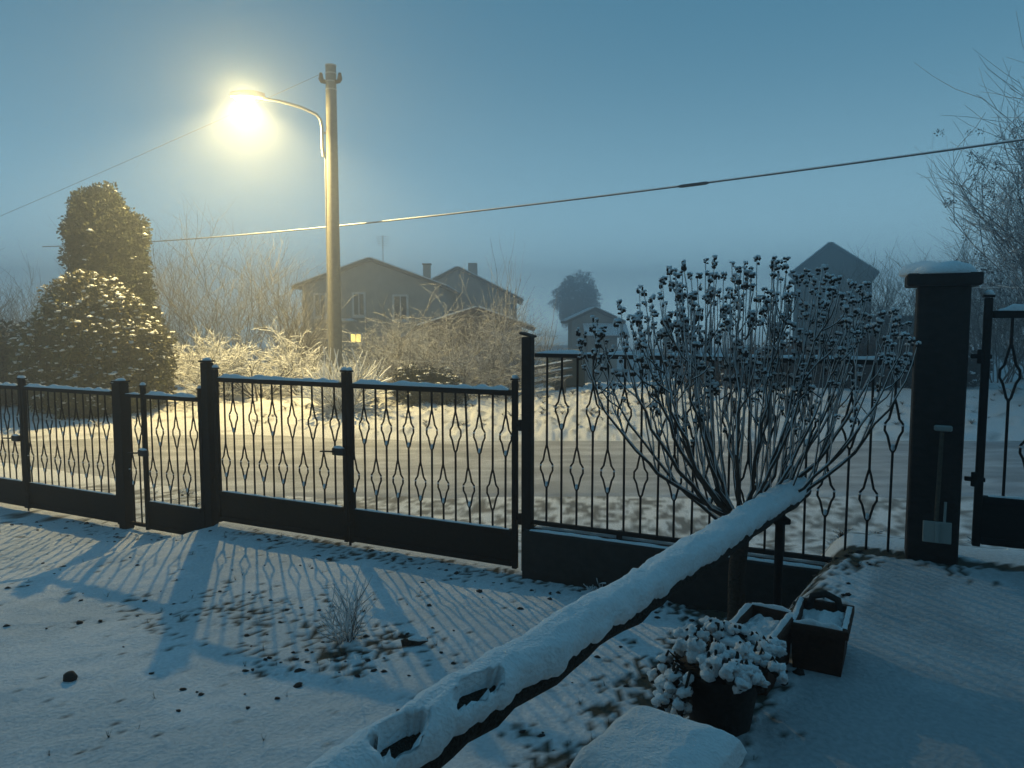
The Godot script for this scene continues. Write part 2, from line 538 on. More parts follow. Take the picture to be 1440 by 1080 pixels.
# ---------------------------------------------------------------- growing things
# a curved branch with snow lying on its upper side
func limb(wood: Shape, snow: Shape, pts: Array, r0: float, r1: float, sides := 5, snow_amount := 1.0, snow_min := 0.0015):
	var m := pts.size()
	var rad := []
	for k in m:
		rad.append(lerpf(r0, r1, float(k) / (m - 1)))
	wood.tube(pts, rad, sides, true)
	if snow == null:
		return
	var sp := []
	var sr := []
	for k in m:
		var t: Vector3 = (pts[mini(k + 1, m - 1)] - pts[maxi(k - 1, 0)]).normalized()
		var lying := clampf(1.3 - absf(t.y), 0.55, 1.0) * snow_amount
		lying *= 0.75 + 0.8 * fine.get_noise_3dv(pts[k] * 3.0)
		var over := Vector3(-0.16, 1.0, 0.30)      # snow came down on a light wind and clings to one side
		over = (over - t * over.dot(t)).normalized()
		sp.append(pts[k] + over * rad[k] * 0.75)
		sr.append(maxf(0.0004, rad[k] * 0.85 * lying + snow_min * lying))
	snow.tube(sp, sr, sides, true)

func arc(a: Vector3, b: Vector3, d: Vector3, m: int, wob: float) -> Array:
	var out := []
	for k in m + 1:
		var t := float(k) / m
		var p := a * (1 - t) * (1 - t) + b * 2 * t * (1 - t) + d * t * t
		if k > 0:
			p += Vector3(rng.randf_range(-1, 1), rng.randf_range(-0.6, 0.6), rng.randf_range(-1, 1)) * wob
		out.append(p)
	return out

func seed_head(sd: int) -> Mesh:
	var wood := Shape.new()
	var snow := Shape.new()
	var r := RandomNumberGenerator.new()
	r.seed = sd
	var pods := r.randi_range(3, 6)
	for k in pods:
		var p := Vector3(r.randf_range(-1, 1), r.randf_range(-1.2, 0.7), r.randf_range(-1, 1)) * 0.0115
		wood.blob(p, Vector3(r.randf_range(0.0045, 0.0075), r.randf_range(0.005, 0.0085), r.randf_range(0.0045, 0.0075)), fine, 0.6, 40.0, 5, 7)
		if r.randf() < 0.55:
			snow.blob(p + Vector3(r.randf_range(-0.002, 0.001), r.randf_range(0.006, 0.0085), r.randf_range(-0.001, 0.003)), Vector3(r.randf_range(0.005, 0.0085), r.randf_range(0.003, 0.006), r.randf_range(0.005, 0.0085)), fine, 0.55, 25.0, 6, 8)
	for k in r.randi_range(1, 2):
		var p := Vector3(r.randf_range(-1, 1) * 0.005, 0.011 + r.randf_range(0, 0.004), r.randf_range(-1, 1) * 0.005)
		snow.blob(p, Vector3(r.randf_range(0.006, 0.0095), r.randf_range(0.004, 0.007), r.randf_range(0.006, 0.0095)), fine, 0.6, 25.0, 6, 8)
	var am := wood.mesh()
	var arr := snow.mesh().surface_get_arrays(0)
	am.add_surface_from_arrays(Mesh.PRIMITIVE_TRIANGLES, arr)
	am.surface_set_material(0, mat.pod)
	am.surface_set_material(1, mat.snow)
	return am

func front_shrub():
	rng.seed = 83
	var base := Vector3(1.035, 0.29, -3.30)
	var o := thing("fan_shaped_shrub", "bare fan shaped shrub with snowy branches and dark seed heads", "shrub", base)
	var heads := []
	for k in 9:
		heads.append(seed_head(k + 1))
	var fork := Vector3(0.0, 0.46, 0.0)
	var a := Shape.new()
	a.tube([Vector3(0.0, -0.12, 0), Vector3(0.0, 0.02, 0), Vector3(-0.012, 0.2, 0.01), Vector3(0.005, 0.36, 0), Vector3(0.0, 0.5, 0)], [0.052, 0.044, 0.037, 0.040, 0.030], 12)
	part(o, "trunk", a.mesh(), mat.bark)
	var tips := []
	var count := 23
	for k in count:
		var f := (k + 0.5) / count
		var lat := -1.0 + 2.0 * f + rng.randf_range(-0.04, 0.04)
		var dep := rng.randf_range(-0.6, 0.75) * sqrt(maxf(0.1, 1.0 - lat * lat * 0.8))
		var r := sqrt(lat * lat + dep * dep)
		var hh := 1.19 - 0.36 * minf(r, 1.1) * minf(r, 1.1) + rng.randf_range(-0.07, 0.03)
		var tip := fork + Vector3(lat * 0.77, hh, dep * 0.55)
		var ctl := fork + Vector3(lat * 0.77 * 0.80, hh * 0.34, dep * 0.55 * 0.8)
		var start := fork + Vector3(lat * 0.02, rng.randf_range(-0.06, 0.02), dep * 0.02)
		var wood := Shape.new()
		var snow := Shape.new()
		var line := arc(start, ctl, tip, 14, 0.011)
		limb(wood, snow, line, rng.randf_range(0.0085, 0.0135), 0.0021, 6, 1.0, 0.0020)
		tips.append([tip, 0])
		var kids := rng.randi_range(5, 7)
		for j in kids:
			var q := 2 + int((j + rng.randf()) * 10.0 / kids)
			var p: Vector3 = line[q]
			var out := Vector3(lat * 0.7 + rng.randf_range(-0.55, 0.55), 0, dep * 0.6 + rng.randf_range(-0.6, 0.6))
			var reach := rng.randf_range(0.10, 0.22)
			var e := p + out * reach
			var rr := Vector2((e.x - fork.x) / 0.82, (e.z - fork.z) / 0.6).length()
			if rr > 1.05:
				e = p + out * reach * 0.3
			var top := fork.y + 1.19 - 0.38 * minf(rr, 1.1) * minf(rr, 1.1) - 0.34 * pow(rng.randf(), 1.6)
			e.y = maxf(top, p.y + rng.randf_range(0.10, 0.22))
			var c2 := p + out * reach * 0.8 + Vector3.UP * (e.y - p.y) * 0.3
			var l2 := arc(p, c2, e, 7, 0.005)
			limb(wood, snow, l2, 0.0056 - 0.0002 * q, 0.0019, 5, 0.95, 0.0019)
			tips.append([e, 0])
			for w in rng.randi_range(1, 3):
				var p3: Vector3 = l2[rng.randi_range(2, 5)]
				var e3 := p3 + Vector3(rng.randf_range(-0.07, 0.07), rng.randf_range(0.08, 0.20), rng.randf_range(-0.07, 0.07))
				limb(wood, snow, arc(p3, p3.lerp(e3, 0.5) + Vector3((e3.x - p3.x) * 0.4, -0.015, (e3.z - p3.z) * 0.4), e3, 4, 0.003), 0.0031, 0.0018, 4, 1.0, 0.002)
				tips.append([e3, 1])
		var br := part(o, "branch", wood.mesh(), mat.twig)
		part(br, "snow", snow.mesh(), mat.snow)
	var made := 0
	var rest := []
	for t in tips:
		var n := 1 if rng.randf() < 0.45 else 2
		for k in n:
			var p: Vector3 = t[0]
			if k > 0:
				p += Vector3(rng.randf_range(-0.022, 0.022), rng.randf_range(-0.06, -0.02), rng.randf_range(-0.02, 0.02))
			var b := Basis(Vector3.UP, rng.randf() * TAU).scaled(Vector3(rng.randf_range(0.7, 1.3), rng.randf_range(0.7, 1.4), rng.randf_range(0.7, 1.3)))
			if made < 298:
				var h := MeshInstance3D.new()
				h.name = "seed_head"
				h.mesh = heads[rng.randi() % 9]
				o.add_child(h, true)
				h.transform = Transform3D(b, p)
				made += 1
			else:
				rest.append(Transform3D(b, p))
	if rest.size():
		var mm := MultiMesh.new()
		mm.transform_format = MultiMesh.TRANSFORM_3D
		mm.mesh = heads[0]
		mm.instance_count = rest.size()
		for k in rest.size():
			mm.set_instance_transform(k, rest[k])
		var mi := MultiMeshInstance3D.new()
		mi.name = "seed_heads"
		mi.multimesh = mm
		mi.set_meta("kind", "stuff")
		o.add_child(mi, true)

# recursive twiggy growth used for hedgerow shrubs and bare trees
func grow(wood: Shape, snow: Shape, p: Vector3, dir: Vector3, length: float, r: float, level: int, o: Dictionary):
	var m := 3
	var pts := [p]
	var d := dir.normalized()
	var q := p
	for k in m:
		d = (d + Vector3(rng.randf_range(-1, 1), rng.randf_range(-1, 1), rng.randf_range(-1, 1)) * o.wander + Vector3.UP * o.lift * (1.0 if level > 0 else 0.5)).normalized()
		q += d * length / m
		pts.append(q)
	limb(wood, snow, pts, r, r * 0.55, 3 if level < o.levels else 5, o.snow, o.get("snow_min", 0.004))
	if level <= 0:
		return
	var kids: int = o.kids
	for k in kids:
		var a := float(k + 1) / kids * 2.8
		var idx := clampi(int(a), 0, 2)
		var bp: Vector3 = pts[idx].lerp(pts[idx + 1], a - idx if a < 3 else 1.0)
		var side := Vector3(rng.randf_range(-1, 1), rng.randf_range(-0.4, 0.7), rng.randf_range(-1, 1)).normalized()
		grow(wood, snow, bp, d * (1.0 - o.spread) + side * o.spread, length * rng.randf_range(0.5, 0.8), r * 0.58, level - 1, o)

func bare_shrub(called: String, label: String, where: Vector3, tall: float, wide: float, stems: int, o: Dictionary, sd: int, woodm: Material, group := "", category := "shrub") -> Node3D:
	rng.seed = sd
	var t := thing(called, label, category, where, 0.0, group)
	var wood := Shape.new()
	var snow := Shape.new() if o.snow > 0.0 else null
	var trunk := Shape.new()
	if o.get("trunk", 0.0) > 0.0:
		trunk.tube([Vector3(0, -0.3, 0), Vector3(0.03, tall * 0.16, 0), Vector3(0, tall * 0.34, 0.02)], [o.trunk * 1.2, o.trunk, o.trunk * 0.75], 8)
		part(t, "trunk", trunk.mesh(), woodm)
	for k in stems:
		var ang := rng.randf() * TAU
		var lean := sqrt(rng.randf())
		var start := Vector3(cos(ang), 0, sin(ang)) * wide * 0.15 * rng.randf()
		if o.get("trunk", 0.0) > 0.0:
			start = Vector3(0, tall * rng.randf_range(0.15, 0.34), 0)
		else:
			start.y = -0.05
		var dir := Vector3(cos(ang) * lean * wide, tall * (1.0 - 0.5 * lean), sin(ang) * lean * wide)
		var reach := dir.length()
		grow(wood, snow, start, dir, reach * rng.randf_range(0.42, 0.62), o.r, o.levels, o)
	part(t, "branches", wood.mesh(), woodm, "stuff")
	if snow:
		part(t, "snow", snow.mesh(), mat.snow, "stuff")
	return t

var clump: Mesh
var lump: Mesh

func leaf_clump() -> Mesh:
	var r := RandomNumberGenerator.new()
	r.seed = 5
	var a := Shape.new()
	for k in 26:
		var p := Vector3(r.randf_range(-1, 1), r.randf_range(-1, 1), r.randf_range(-1, 1)) * 0.75
		var d := (p.normalized() + Vector3(r.randf_range(-1, 1), r.randf_range(-0.4, 1), r.randf_range(-1, 1)) * 0.7).normalized()
		var s := d.cross(Vector3(r.randf_range(-1, 1), r.randf_range(-1, 1), r.randf_range(-1, 1))).normalized()
		var l := r.randf_range(0.45, 0.75)
		var up := d.cross(s) * l * 0.12
		a.tri(p, p + d * l * 0.5 + s * l * 0.28 + up, p + d * l)
		a.tri(p, p + d * l, p + d * l * 0.5 - s * l * 0.28 + up)
	return a.mesh()

func snow_lump() -> Mesh:
	var a := Shape.new()
	a.blob(Vector3.ZERO, Vector3(1, 0.55, 1), lumps, 0.9, 12.0, 6, 9, -0.4)
	return a.mesh()

# evergreen mass from lumpy ellipsoids [centre, radii]
func evergreen(called: String, label: String, where: Vector3, blobs: Array, size: float, density: float, snow_share: float, tint: Color, sd: int, category := "tree", trunk_r := 0.12) -> Node3D:
	rng.seed = sd
	var t := thing(called, label, category, where)
	var a := Shape.new()
	var top: float = blobs[0][0].y
	a.tube([Vector3(0, -0.4, 0), Vector3(0.02, top * 0.5, 0), Vector3(0, top, 0.02)], [trunk_r * 1.2, trunk_r, trunk_r * 0.6], 8)
	part(t, "trunk", a.mesh(), mat.bark)
	var leaves := []
	var tints := []
	var snows := []
	for b in blobs:
		var c0: Vector3 = b[0]
		var r: Vector3 = b[1]
		var area := 4.0 * PI * pow((pow(r.x * r.y, 1.6) + pow(r.x * r.z, 1.6) + pow(r.y * r.z, 1.6)) / 3.0, 1.0 / 1.6)
		for k in int(area * density):
			var y := rng.randf_range(-1, 1)
			var ph := rng.randf() * TAU
			var d := Vector3(sqrt(1 - y * y) * cos(ph), y, sqrt(1 - y * y) * sin(ph))
			var deep := pow(rng.randf(), 2.2)
			var bulge := 1.0 + 0.32 * lumps.get_noise_3dv((c0 + d * r) * 3.0 + where)
			var p := c0 + d * r * (bulge - 0.55 * deep)
			if p.y < -0.25:
				continue
			var s := size * rng.randf_range(0.7, 1.25)
			var bs := Basis.from_euler(Vector3(rng.randf() * TAU, rng.randf() * TAU, rng.randf() * TAU)).scaled(Vector3.ONE * s)
			leaves.append(Transform3D(bs, p))
			var v := rng.randf_range(0.6, 1.3)
			tints.append(Color(tint.r * v * rng.randf_range(0.9, 1.15), tint.g * v, tint.b * v))
			if deep < 0.16 and d.y > -0.55 and rng.randf() < snow_share * (0.45 + 0.55 * clampf(d.y + 0.4, 0, 1)):
				var ss := s * rng.randf_range(0.2, 0.52)
				snows.append(Transform3D(Basis.from_euler(Vector3(rng.randf_range(-0.3, 0.3), rng.randf() * TAU, rng.randf_range(-0.3, 0.3))).scaled(Vector3(ss, ss * 0.8, ss * rng.randf_range(0.6, 1.0))), p + d * s * 0.35 + Vector3.UP * s * 0.45))
	scatter(t, "foliage", clump, mat.leaf, leaves, tints)
	if snows.size():
		scatter(t, "snow", lump, mat.snow, snows)
	return t

func street_side():
	clump = leaf_clump()
	lump = snow_lump()
	# evergreens across the road on the left
	var g := height(-8.3, -15.0)
	evergreen("columnar_evergreen", "tall dark rounded columnar evergreen rising above the snowy hedge", Vector3(-8.45, g, -15.6), [[Vector3(0.06, 2.5, 0), Vector3(0.74, 1.30, 0.74)], [Vector3(0.0, 3.30, 0), Vector3(0.72, 0.80, 0.70)], [Vector3(-0.12, 3.75, 0), Vector3(0.50, 0.60, 0.52)], [Vector3(0.1, 1.3, 0), Vector3(0.8, 1.3, 0.8)]], 0.115, 170.0, 0.06, Color(0.034, 0.040, 0.015), 31)
	evergreen("broadleaf_hedge", "broad evergreen hedge with snow clumps below the columnar evergreen", Vector3(-8.1, g, -14.4), [[Vector3(0.0, 1.25, 0.1), Vector3(1.05, 1.1, 0.9)], [Vector3(0.75, 0.8, 0.1), Vector3(0.68, 0.9, 0.8)], [Vector3(-0.7, 0.8, 0), Vector3(0.8, 0.8, 0.8)], [Vector3(0.1, 0.3, 0.2), Vector3(1.2, 0.7, 0.8)]], 0.115, 190.0, 1.0, Color(0.105, 0.098, 0.036), 32, "hedge", 0.08)
	evergreen("dark_hedge", "dark unlit hedge at the edge of the road beyond far gate", Vector3(-10.6, height(-10.6, -14.6), -14.8), [[Vector3(0, 0.5, 0), Vector3(1.7, 0.85, 0.8)], [Vector3(-1.6, 0.6, 0), Vector3(1.3, 0.9, 0.9)]], 0.20, 50.0, 0.25, Color(0.03, 0.035, 0.018), 33, "hedge", 0.06)
	# snow laden shrubs round the lamp
	var lit := {"levels": 3, "kids": 4, "wander": 0.22, "lift": -0.02, "spread": 0.55, "r": 0.020, "snow": 1.0, "snow_min": 0.006}
	var spots := [[-6.15, -15.4, 1.9, 1.3, 13], [-5.35, -15.6, 1.75, 1.4, 13], [-6.7, -16.6, 2.3, 1.4, 12], [-4.75, -16.6, 1.8, 1.2, 12]]
	var says := ["snow laden arching shrub between the hedge and the lamp pole", "brightly lit snowy shrub directly under the street lamp", "taller snowy shrub rising behind the broad evergreen hedge", "snowy thicket shrub just beside the lamp pole"]
	for k in spots.size():
		var s: Array = spots[k]
		bare_shrub("snowy_shrub", says[k], Vector3(s[0], height(s[0], s[1]), s[1]), s[2], s[3], s[4], lit, 40 + k, mat.shrub, "snowy shrubs across the road")
	var spiky := {"levels": 1, "kids": 6, "wander": 0.10, "lift": 0.03, "spread": 0.42, "r": 0.013, "snow": 1.3, "snow_min": 0.018}
	bare_shrub("spiky_shrub", "low spiky bush thick with snow at the foot of lamp pole", Vector3(-3.25, height(-3.25, -14.3) - 0.05, -14.3), 1.55, 1.35, 75, spiky, 51, mat.shrub)
	var dull := {"levels": 3, "kids": 4, "wander": 0.22, "lift": 0.0, "spread": 0.55, "r": 0.013, "snow": 0.62, "snow_min": 0.003}
	var more := [[-2.2, -15.6, 1.8, 1.4, 22], [-1.0, -15.4, 1.7, 1.5, 22], [-0.1, -15.8, 1.9, 1.4, 22], [-1.5, -17.6, 2.9, 1.6, 24], [-2.7, -17.6, 2.6, 1.4, 20], [0.1, -18.0, 2.9, 1.2, 18]]
	var say2 := ["low bare grey thicket right of the spiky bush", "bare grey thicket in front of the shed roof", "bare snowy thicket beside the tall fence post", "bare thicket reaching up before the shed", "grey bare thicket beneath the gabled house", "thin bare shrub beside the green container"]
	for k in more.size():
		var s: Array = more[k]
		bare_shrub("bare_thicket", say2[k], Vector3(s[0], height(s[0], s[1]) - 0.05, s[1]), s[2], s[3], s[4], dull, 60 + k, mat.shrub, "bare thickets across the road")
	# dry grass and weeds on the bank and along the verge, weighed down by snow
	rng.seed = 200
	var gw := Shape.new()
	var gs := Shape.new()
	for k in 16:
		var an := rng.randf() * TAU
		var e := Vector3(cos(an) * rng.randf_range(0.4, 1.0), rng.randf_range(0.25, 0.9), sin(an) * rng.randf_range(0.4, 1.0))
		limb(gw, gs, [Vector3.ZERO, Vector3(e.x * 0.35, e.y * 0.75, e.z * 0.35), e], 0.035, 0.02, 3, 1.0, 0.03)
	var tufts := []
	while tufts.size() < 420:
		var x := rng.randf_range(-7.5, 11.0)
		var z := road_edge(x) - rng.randf_range(0.5, 3.6)
		if tufts.size() % 3 == 0:
			x = rng.randf_range(-4.5, 4.5)
			z = rng.randf_range(-8.3, -4.0)
			var q := Vector3(x, 0, z) - GATE
			if q.dot(INWARD) > -0.25 or q.dot(INWARD) < -1.7:
				continue
		if lumps.get_noise_2d(x * 2.0, z * 2.0) < -0.1:
			continue
		var sz := rng.randf_range(0.05, 0.15) * (0.6 if tufts.size() % 3 == 0 else 1.0)
		tufts.append(Transform3D(Basis(Vector3.UP, rng.randf() * TAU).scaled(Vector3(sz, sz * rng.randf_range(0.7, 1.2), sz)), Vector3(x, height(x, z) - 0.01, z)))
	var th := scatter(self, "verge_grass", gw.mesh(), mat.shrub, tufts)
	th.set_meta("label", "tufts of dry grass poking from the snowy road verges")
	th.set_meta("category", "grass")
	th = scatter(self, "verge_grass_snow", gs.mesh(), mat.snow, tufts)
	th.set_meta("label", "snow lying on the dry grass of the road verges")
	th.set_meta("category", "snow")
	# low evergreen clumps in the thicket
	evergreen("dark_conifer_bush", "small dark leafy bush beside the spiky bush", Vector3(-1.75, height(-1.75, -14.9), -14.9), [[Vector3(0, 0.25, 0), Vector3(0.55, 0.42, 0.45)], [Vector3(0.45, 0.15, 0.1), Vector3(0.4, 0.3, 0.35)]], 0.11, 80.0, 0.9, Color(0.04, 0.045, 0.022), 71, "bush", 0.04)
	# tall hazy bare trees
	var tallo := {"levels": 3, "kids": 5, "wander": 0.16, "lift": 0.10, "spread": 0.46, "r": 0.014, "snow": 0.40, "snow_min": 0.002}
	var trees := [[-9.2, -19.0, 5.2, 2.4, 14], [-7.3, -19.5, 5.2, 2.4, 14], [-5.7, -19.0, 4.4, 2.0, 12], [-14.0, -19.0, 4.0, 2.4, 16], [-11.6, -18.5, 3.6, 2.2, 16]]
	var say3 := ["hazy bare tree behind the columnar evergreen", "tall hazy bare tree behind the lamp glow", "hazy bare tree left of the gabled house", "dim blue bare tree beyond the far gate", "dim bare tree left of the columnar evergreen"]
	for k in trees.size():
		var s: Array = trees[k]
		bare_shrub("bare_tree", say3[k], Vector3(s[0], height(s[0], s[1]), s[1]), s[2], s[3], s[4], tallo, 80 + k, mat.shrub, "bare trees", "tree")
	var thin := {"levels": 2, "kids": 4, "wander": 0.10, "lift": 0.22, "spread": 0.30, "r": 0.013, "snow": 0.6, "snow_min": 0.004}
	var sap := [[-0.5, -18.5, 3.6, 0.5], [0.25, -18.5, 3.3, 0.5], [0.85, -18.5, 2.6, 0.6], [-0.15, -18.8, 4.0, 0.4]]
	var say4 := ["tall thin sapling before the second house", "thin sapling with bent top right of second house", "short thin sapling near the small hut", "tallest thin sapling reaching into the sky"]
	for k in sap.size():
		var s: Array = sap[k]
		bare_shrub("thin_sapling", say4[k], Vector3(s[0], height(s[0], s[1]), s[1]), s[2], s[3], 4, thin, 90 + k, mat.shrub, "thin saplings", "tree")
	# right side
	evergreen("dark_low_hedge", "low dark hedge on the snowy bank behind the fan shaped shrub", Vector3(6.3, height(6.3, -15.5), -15.6), [[Vector3(0, 0.3, 0), Vector3(1.6, 0.55, 0.6)], [Vector3(2.0, 0.35, 0), Vector3(1.5, 0.6, 0.6)], [Vector3(-1.6, 0.15, 0), Vector3(1.0, 0.4, 0.5)]], 0.15, 60.0, 0.12, Color(0.05, 0.036, 0.026), 101, "hedge", 0.04)
	var rt := [[9.6, -18.0, 3.6, 1.9, 16], [11.2, -17.0, 4.2, 2.2, 18], [8.4, -19.0, 3.8, 1.4, 12], [12.8, -18.0, 5.4, 2.4, 18]]
	var say5 := ["bare tree just left of the snow capped pillar", "bare tree behind the snow capped pillar", "slender bare tree beside the right gabled house", "bare tree behind the leafy tree at right gate"]
	for k in rt.size():
		var s: Array = rt[k]
		bare_shrub("bare_tree", say5[k], Vector3(s[0], height(s[0], s[1]), s[1]), s[2], s[3], s[4], tallo, 110 + k, mat.shrub, "bare trees", "tree")
	var frost := {"levels": 3, "kids": 5, "wander": 0.17, "lift": 0.09, "spread": 0.50, "r": 0.024, "snow": 0.75, "snow_min": 0.005, "trunk": 0.12}
	var rl := bare_shrub("frosted_tree", "tall frosted tree with clinging leaves beyond the right gate", Vector3(9.95, height(9.95, -14.0), -14.0), 6.2, 2.6, 17, frost, 121, mat.shrub, "", "tree")
	rng.seed = 122
	var lv := []
	var lt := []
	for k in 900:
		var p := Vector3(rng.randfn(0.1, 0.85), rng.randf_range(0.6, 5.4), rng.randfn(0.0, 0.7))
		p.x *= 1.25 - 0.12 * p.y
		if lumps.get_noise_3dv(p * 2.2) < -0.02:
			continue
		lv.append(Transform3D(Basis.from_euler(Vector3(rng.randf() * TAU, rng.randf() * TAU, 0)).scaled(Vector3.ONE * rng.randf_range(0.04, 0.085)), p))
		var v := rng.randf_range(0.6, 1.3)
		lt.append(Color(0.05 * v, 0.042 * v, 0.034 * v))
	scatter(rl, "foliage", clump, mat.leaf, lv, lt)
	# far trees
	evergreen("distant_tree", "round distant tree nearly lost in the haze", Vector3(8.5, height(8.5, -97), -97.0), [[Vector3(0.3, 7.8, 0), Vector3(2.3, 2.4, 2.4)], [Vector3(-0.9, 6.6, 0), Vector3(2.2, 2.2, 2.3)], [Vector3(0.9, 5.6, 0), Vector3(2.1, 1.8, 2.1)], [Vector3(-0.2, 4.6, 0), Vector3(1.9, 1.6, 1.9)]], 0.38, 4.2, 1.4, Color(0.06, 0.065, 0.045), 130, "tree", 0.25)

func lamp_and_wires():
	var g := height(POLE.x, POLE.z)
	var o := thing("street_lamp", "concrete street lamp pole with curved arm and glowing yellow luminaire", "street lamp", Vector3(POLE.x, g - 0.3, POLE.z))
	var y0 := g - 0.3
	var a := Shape.new()
	a.tube([Vector3(0, 0, 0), Vector3(0.0, 3.5, 0), Vector3(0.02, 6.85 - y0, 0)], [0.150, 0.130, 0.105], 14)
	part(o, "pole", a.mesh(), mat.concrete)
	for k in 4:
		a = Shape.new()
		a.tube([Vector3(0.02, 6.35 - y0 + 0.16 * k, 0), Vector3(0.02, 6.37 - y0 + 0.16 * k, 0)], [0.116, 0.116], 14)
		part(o, "band", a.mesh(), mat.galv)
	for s in [-1, 1]:
		a = Shape.new()
		a.tube([Vector3(0.02 + 0.10 * s, 6.50 - y0, 0.05), Vector3(0.02 + 0.17 * s, 6.52 - y0, 0.05), Vector3(0.02 + 0.19 * s, 6.56 - y0, 0.05), Vector3(0.02 + 0.19 * s, 6.68 - y0, 0.05)], [0.04, 0.05, 0.055, 0.03], 8)
		part(o, "insulator", a.mesh(), mat.dark)
	# arm
	a = Shape.new()
	a.tube([Vector3(-0.15, 5.02 - y0, 0.05), Vector3(-0.17, 5.2 - y0, 0.05), Vector3(-0.17, 5.62 - y0, 0.05), Vector3(-0.20, 5.76 - y0, 0.05), Vector3(-0.28, 5.86 - y0, 0.06), Vector3(-0.55, 5.98 - y0, 0.10), Vector3(-0.95, 6.08 - y0, 0.18), Vector3(-1.30, 6.12 - y0, 0.25)], [0.032, 0.032, 0.032, 0.032, 0.032, 0.031, 0.03, 0.03], 10)
	part(o, "arm", a.mesh(), mat.galv)
	for y in [5.10, 5.50]:
		a = Shape.new()
		a.box(Vector3(-0.10, y - y0, 0.04), Vector3(0.20, 0.04, 0.05), 0.006)
		part(o, "bracket", a.mesh(), mat.galv)
	a = Shape.new()
	a.tube([Vector3(-0.13, 0.4, 0.05), Vector3(-0.125, 3.0, 0.05), Vector3(-0.12, 5.05 - y0, 0.05)], [0.015, 0.015, 0.015], 6)
	part(o, "conduit", a.mesh(), mat.galv)
	# luminaire head: a shell with a glowing bowl below
	var dir := Vector3(-0.98, 0, 0.19).normalized()
	var head := Vector3(-1.58, 6.08 - y0, 0.30)
	a = Shape.new()
	var line := []
	var rad := []
	for k in 9:
		var t := k / 8.0
		line.append(head + dir * (t - 0.5) * 0.66 + Vector3.UP * 0.055)
		rad.append(0.05 + 0.085 * pow(sin(PI * clampf(t * 0.92 + 0.06, 0, 1)), 0.6))
	a.tube(line, rad, 14)
	for k in a.v.size():
		var p := a.v[k]
		a.v[k].y = maxf(p.y, head.y + 0.045)
	part(o, "lamp_housing", a.mesh(), mat.galv)
	a = Shape.new()
	a.blob(head + Vector3(0, 0.035, 0) + dir * 0.06, Vector3(0.20, 0.10, 0.12), fine, 0.0, 1.0, 10, 18)
	for k in a.v.size():
		a.v[k].y = minf(a.v[k].y, head.y + 0.04)
	var glow := paint(Color(1, 0.9, 0.6), 0.4)
	glow.emission_enabled = true
	glow.emission = Color(1.0, 0.90, 0.60)
	glow.emission_energy_multiplier = 14.0
	part(o, "lamp_bowl", a.mesh(), glow)
	var l := OmniLight3D.new()
	l.name = "lamp_light"
	l.light_color = Color(1.0, 0.885, 0.59)
	l.light_energy = LAMP_ENERGY * 0.42
	l.light_size = 0.07
	l.omni_range = 80.0
	l.omni_attenuation = 2.0
	l.shadow_enabled = true
	o.add_child(l)
	l.position = head + Vector3(0, -0.012, 0) + dir * 0.06
	var beam := SpotLight3D.new()      # the reflector throws most of it down and out over the road
	beam.name = "lamp_beam"
	beam.light_color = l.light_color
	beam.light_energy = LAMP_ENERGY * 1.35
	beam.light_size = 0.07
	beam.spot_angle = 72.0
	beam.spot_angle_attenuation = 0.45
	beam.spot_range = 80.0
	beam.spot_attenuation = 2.0
	beam.shadow_enabled = true
	o.add_child(beam)
	beam.position = l.position
	beam.rotation.x = -PI / 2
	# telephone cable passing behind the pole
	var c0 := at(60, 347, 24.0)
	var c1 := at(1640, 168, 8.6)
	var t := thing("overhead_cable", "thick overhead cable with a dark splice crossing behind the lamp pole", "cable", c0)
	a = Shape.new()
	var sn := Shape.new()
	var pts := []
	var rr := []
	var sp := []
	var sr := []
	for k in 61:
		var f := k / 60.0
		var p := (c1 - c0) * f - Vector3.UP * 0.55 * 4.0 * f * (1 - f) * 0.5
		pts.append(p)
		rr.append(0.012)
		sp.append(p + Vector3.UP * 0.012)
		sr.append(0.010 + 0.004 * fine.get_noise_1d(k * 3.0))
	a.tube(pts, rr, 6)
	sn.tube(sp, sr, 5)
	part(t, "strand", a.mesh(), mat.cable)
	part(t, "snow", sn.mesh(), mat.snow)
	a = Shape.new()
	var q0: Vector3 = pts[47].lerp(pts[48], 0.2)
	var q1: Vector3 = pts[48].lerp(pts[49], 0.3)
	a.tube([q0, q0.lerp(q1, 0.1), q0.lerp(q1, 0.9), q1], [0.014, 0.026, 0.026, 0.014], 8)
	part(t, "splice", a.mesh(), mat.dark)
	# power wire from the pole top to the far left
	var w0 := Vector3(POLE.x - 0.17, 6.66, POLE.z + 0.05)
	t = thing("power_wire", "thin power wire running from the top of lamp pole", "wire", w0)
	var w1 := at(-260, 410, 30.0) - w0
	a = Shape.new()
	pts = []
	rr = []
	for k in 31:
		var f := k / 30.0
		pts.append(w1 * f - Vector3.UP * 0.4 * 4 * f * (1 - f) * 0.3)
		rr.append(0.005)
	a.tube(pts, rr, 5)
	part(t, "strand", a.mesh(), mat.cable)

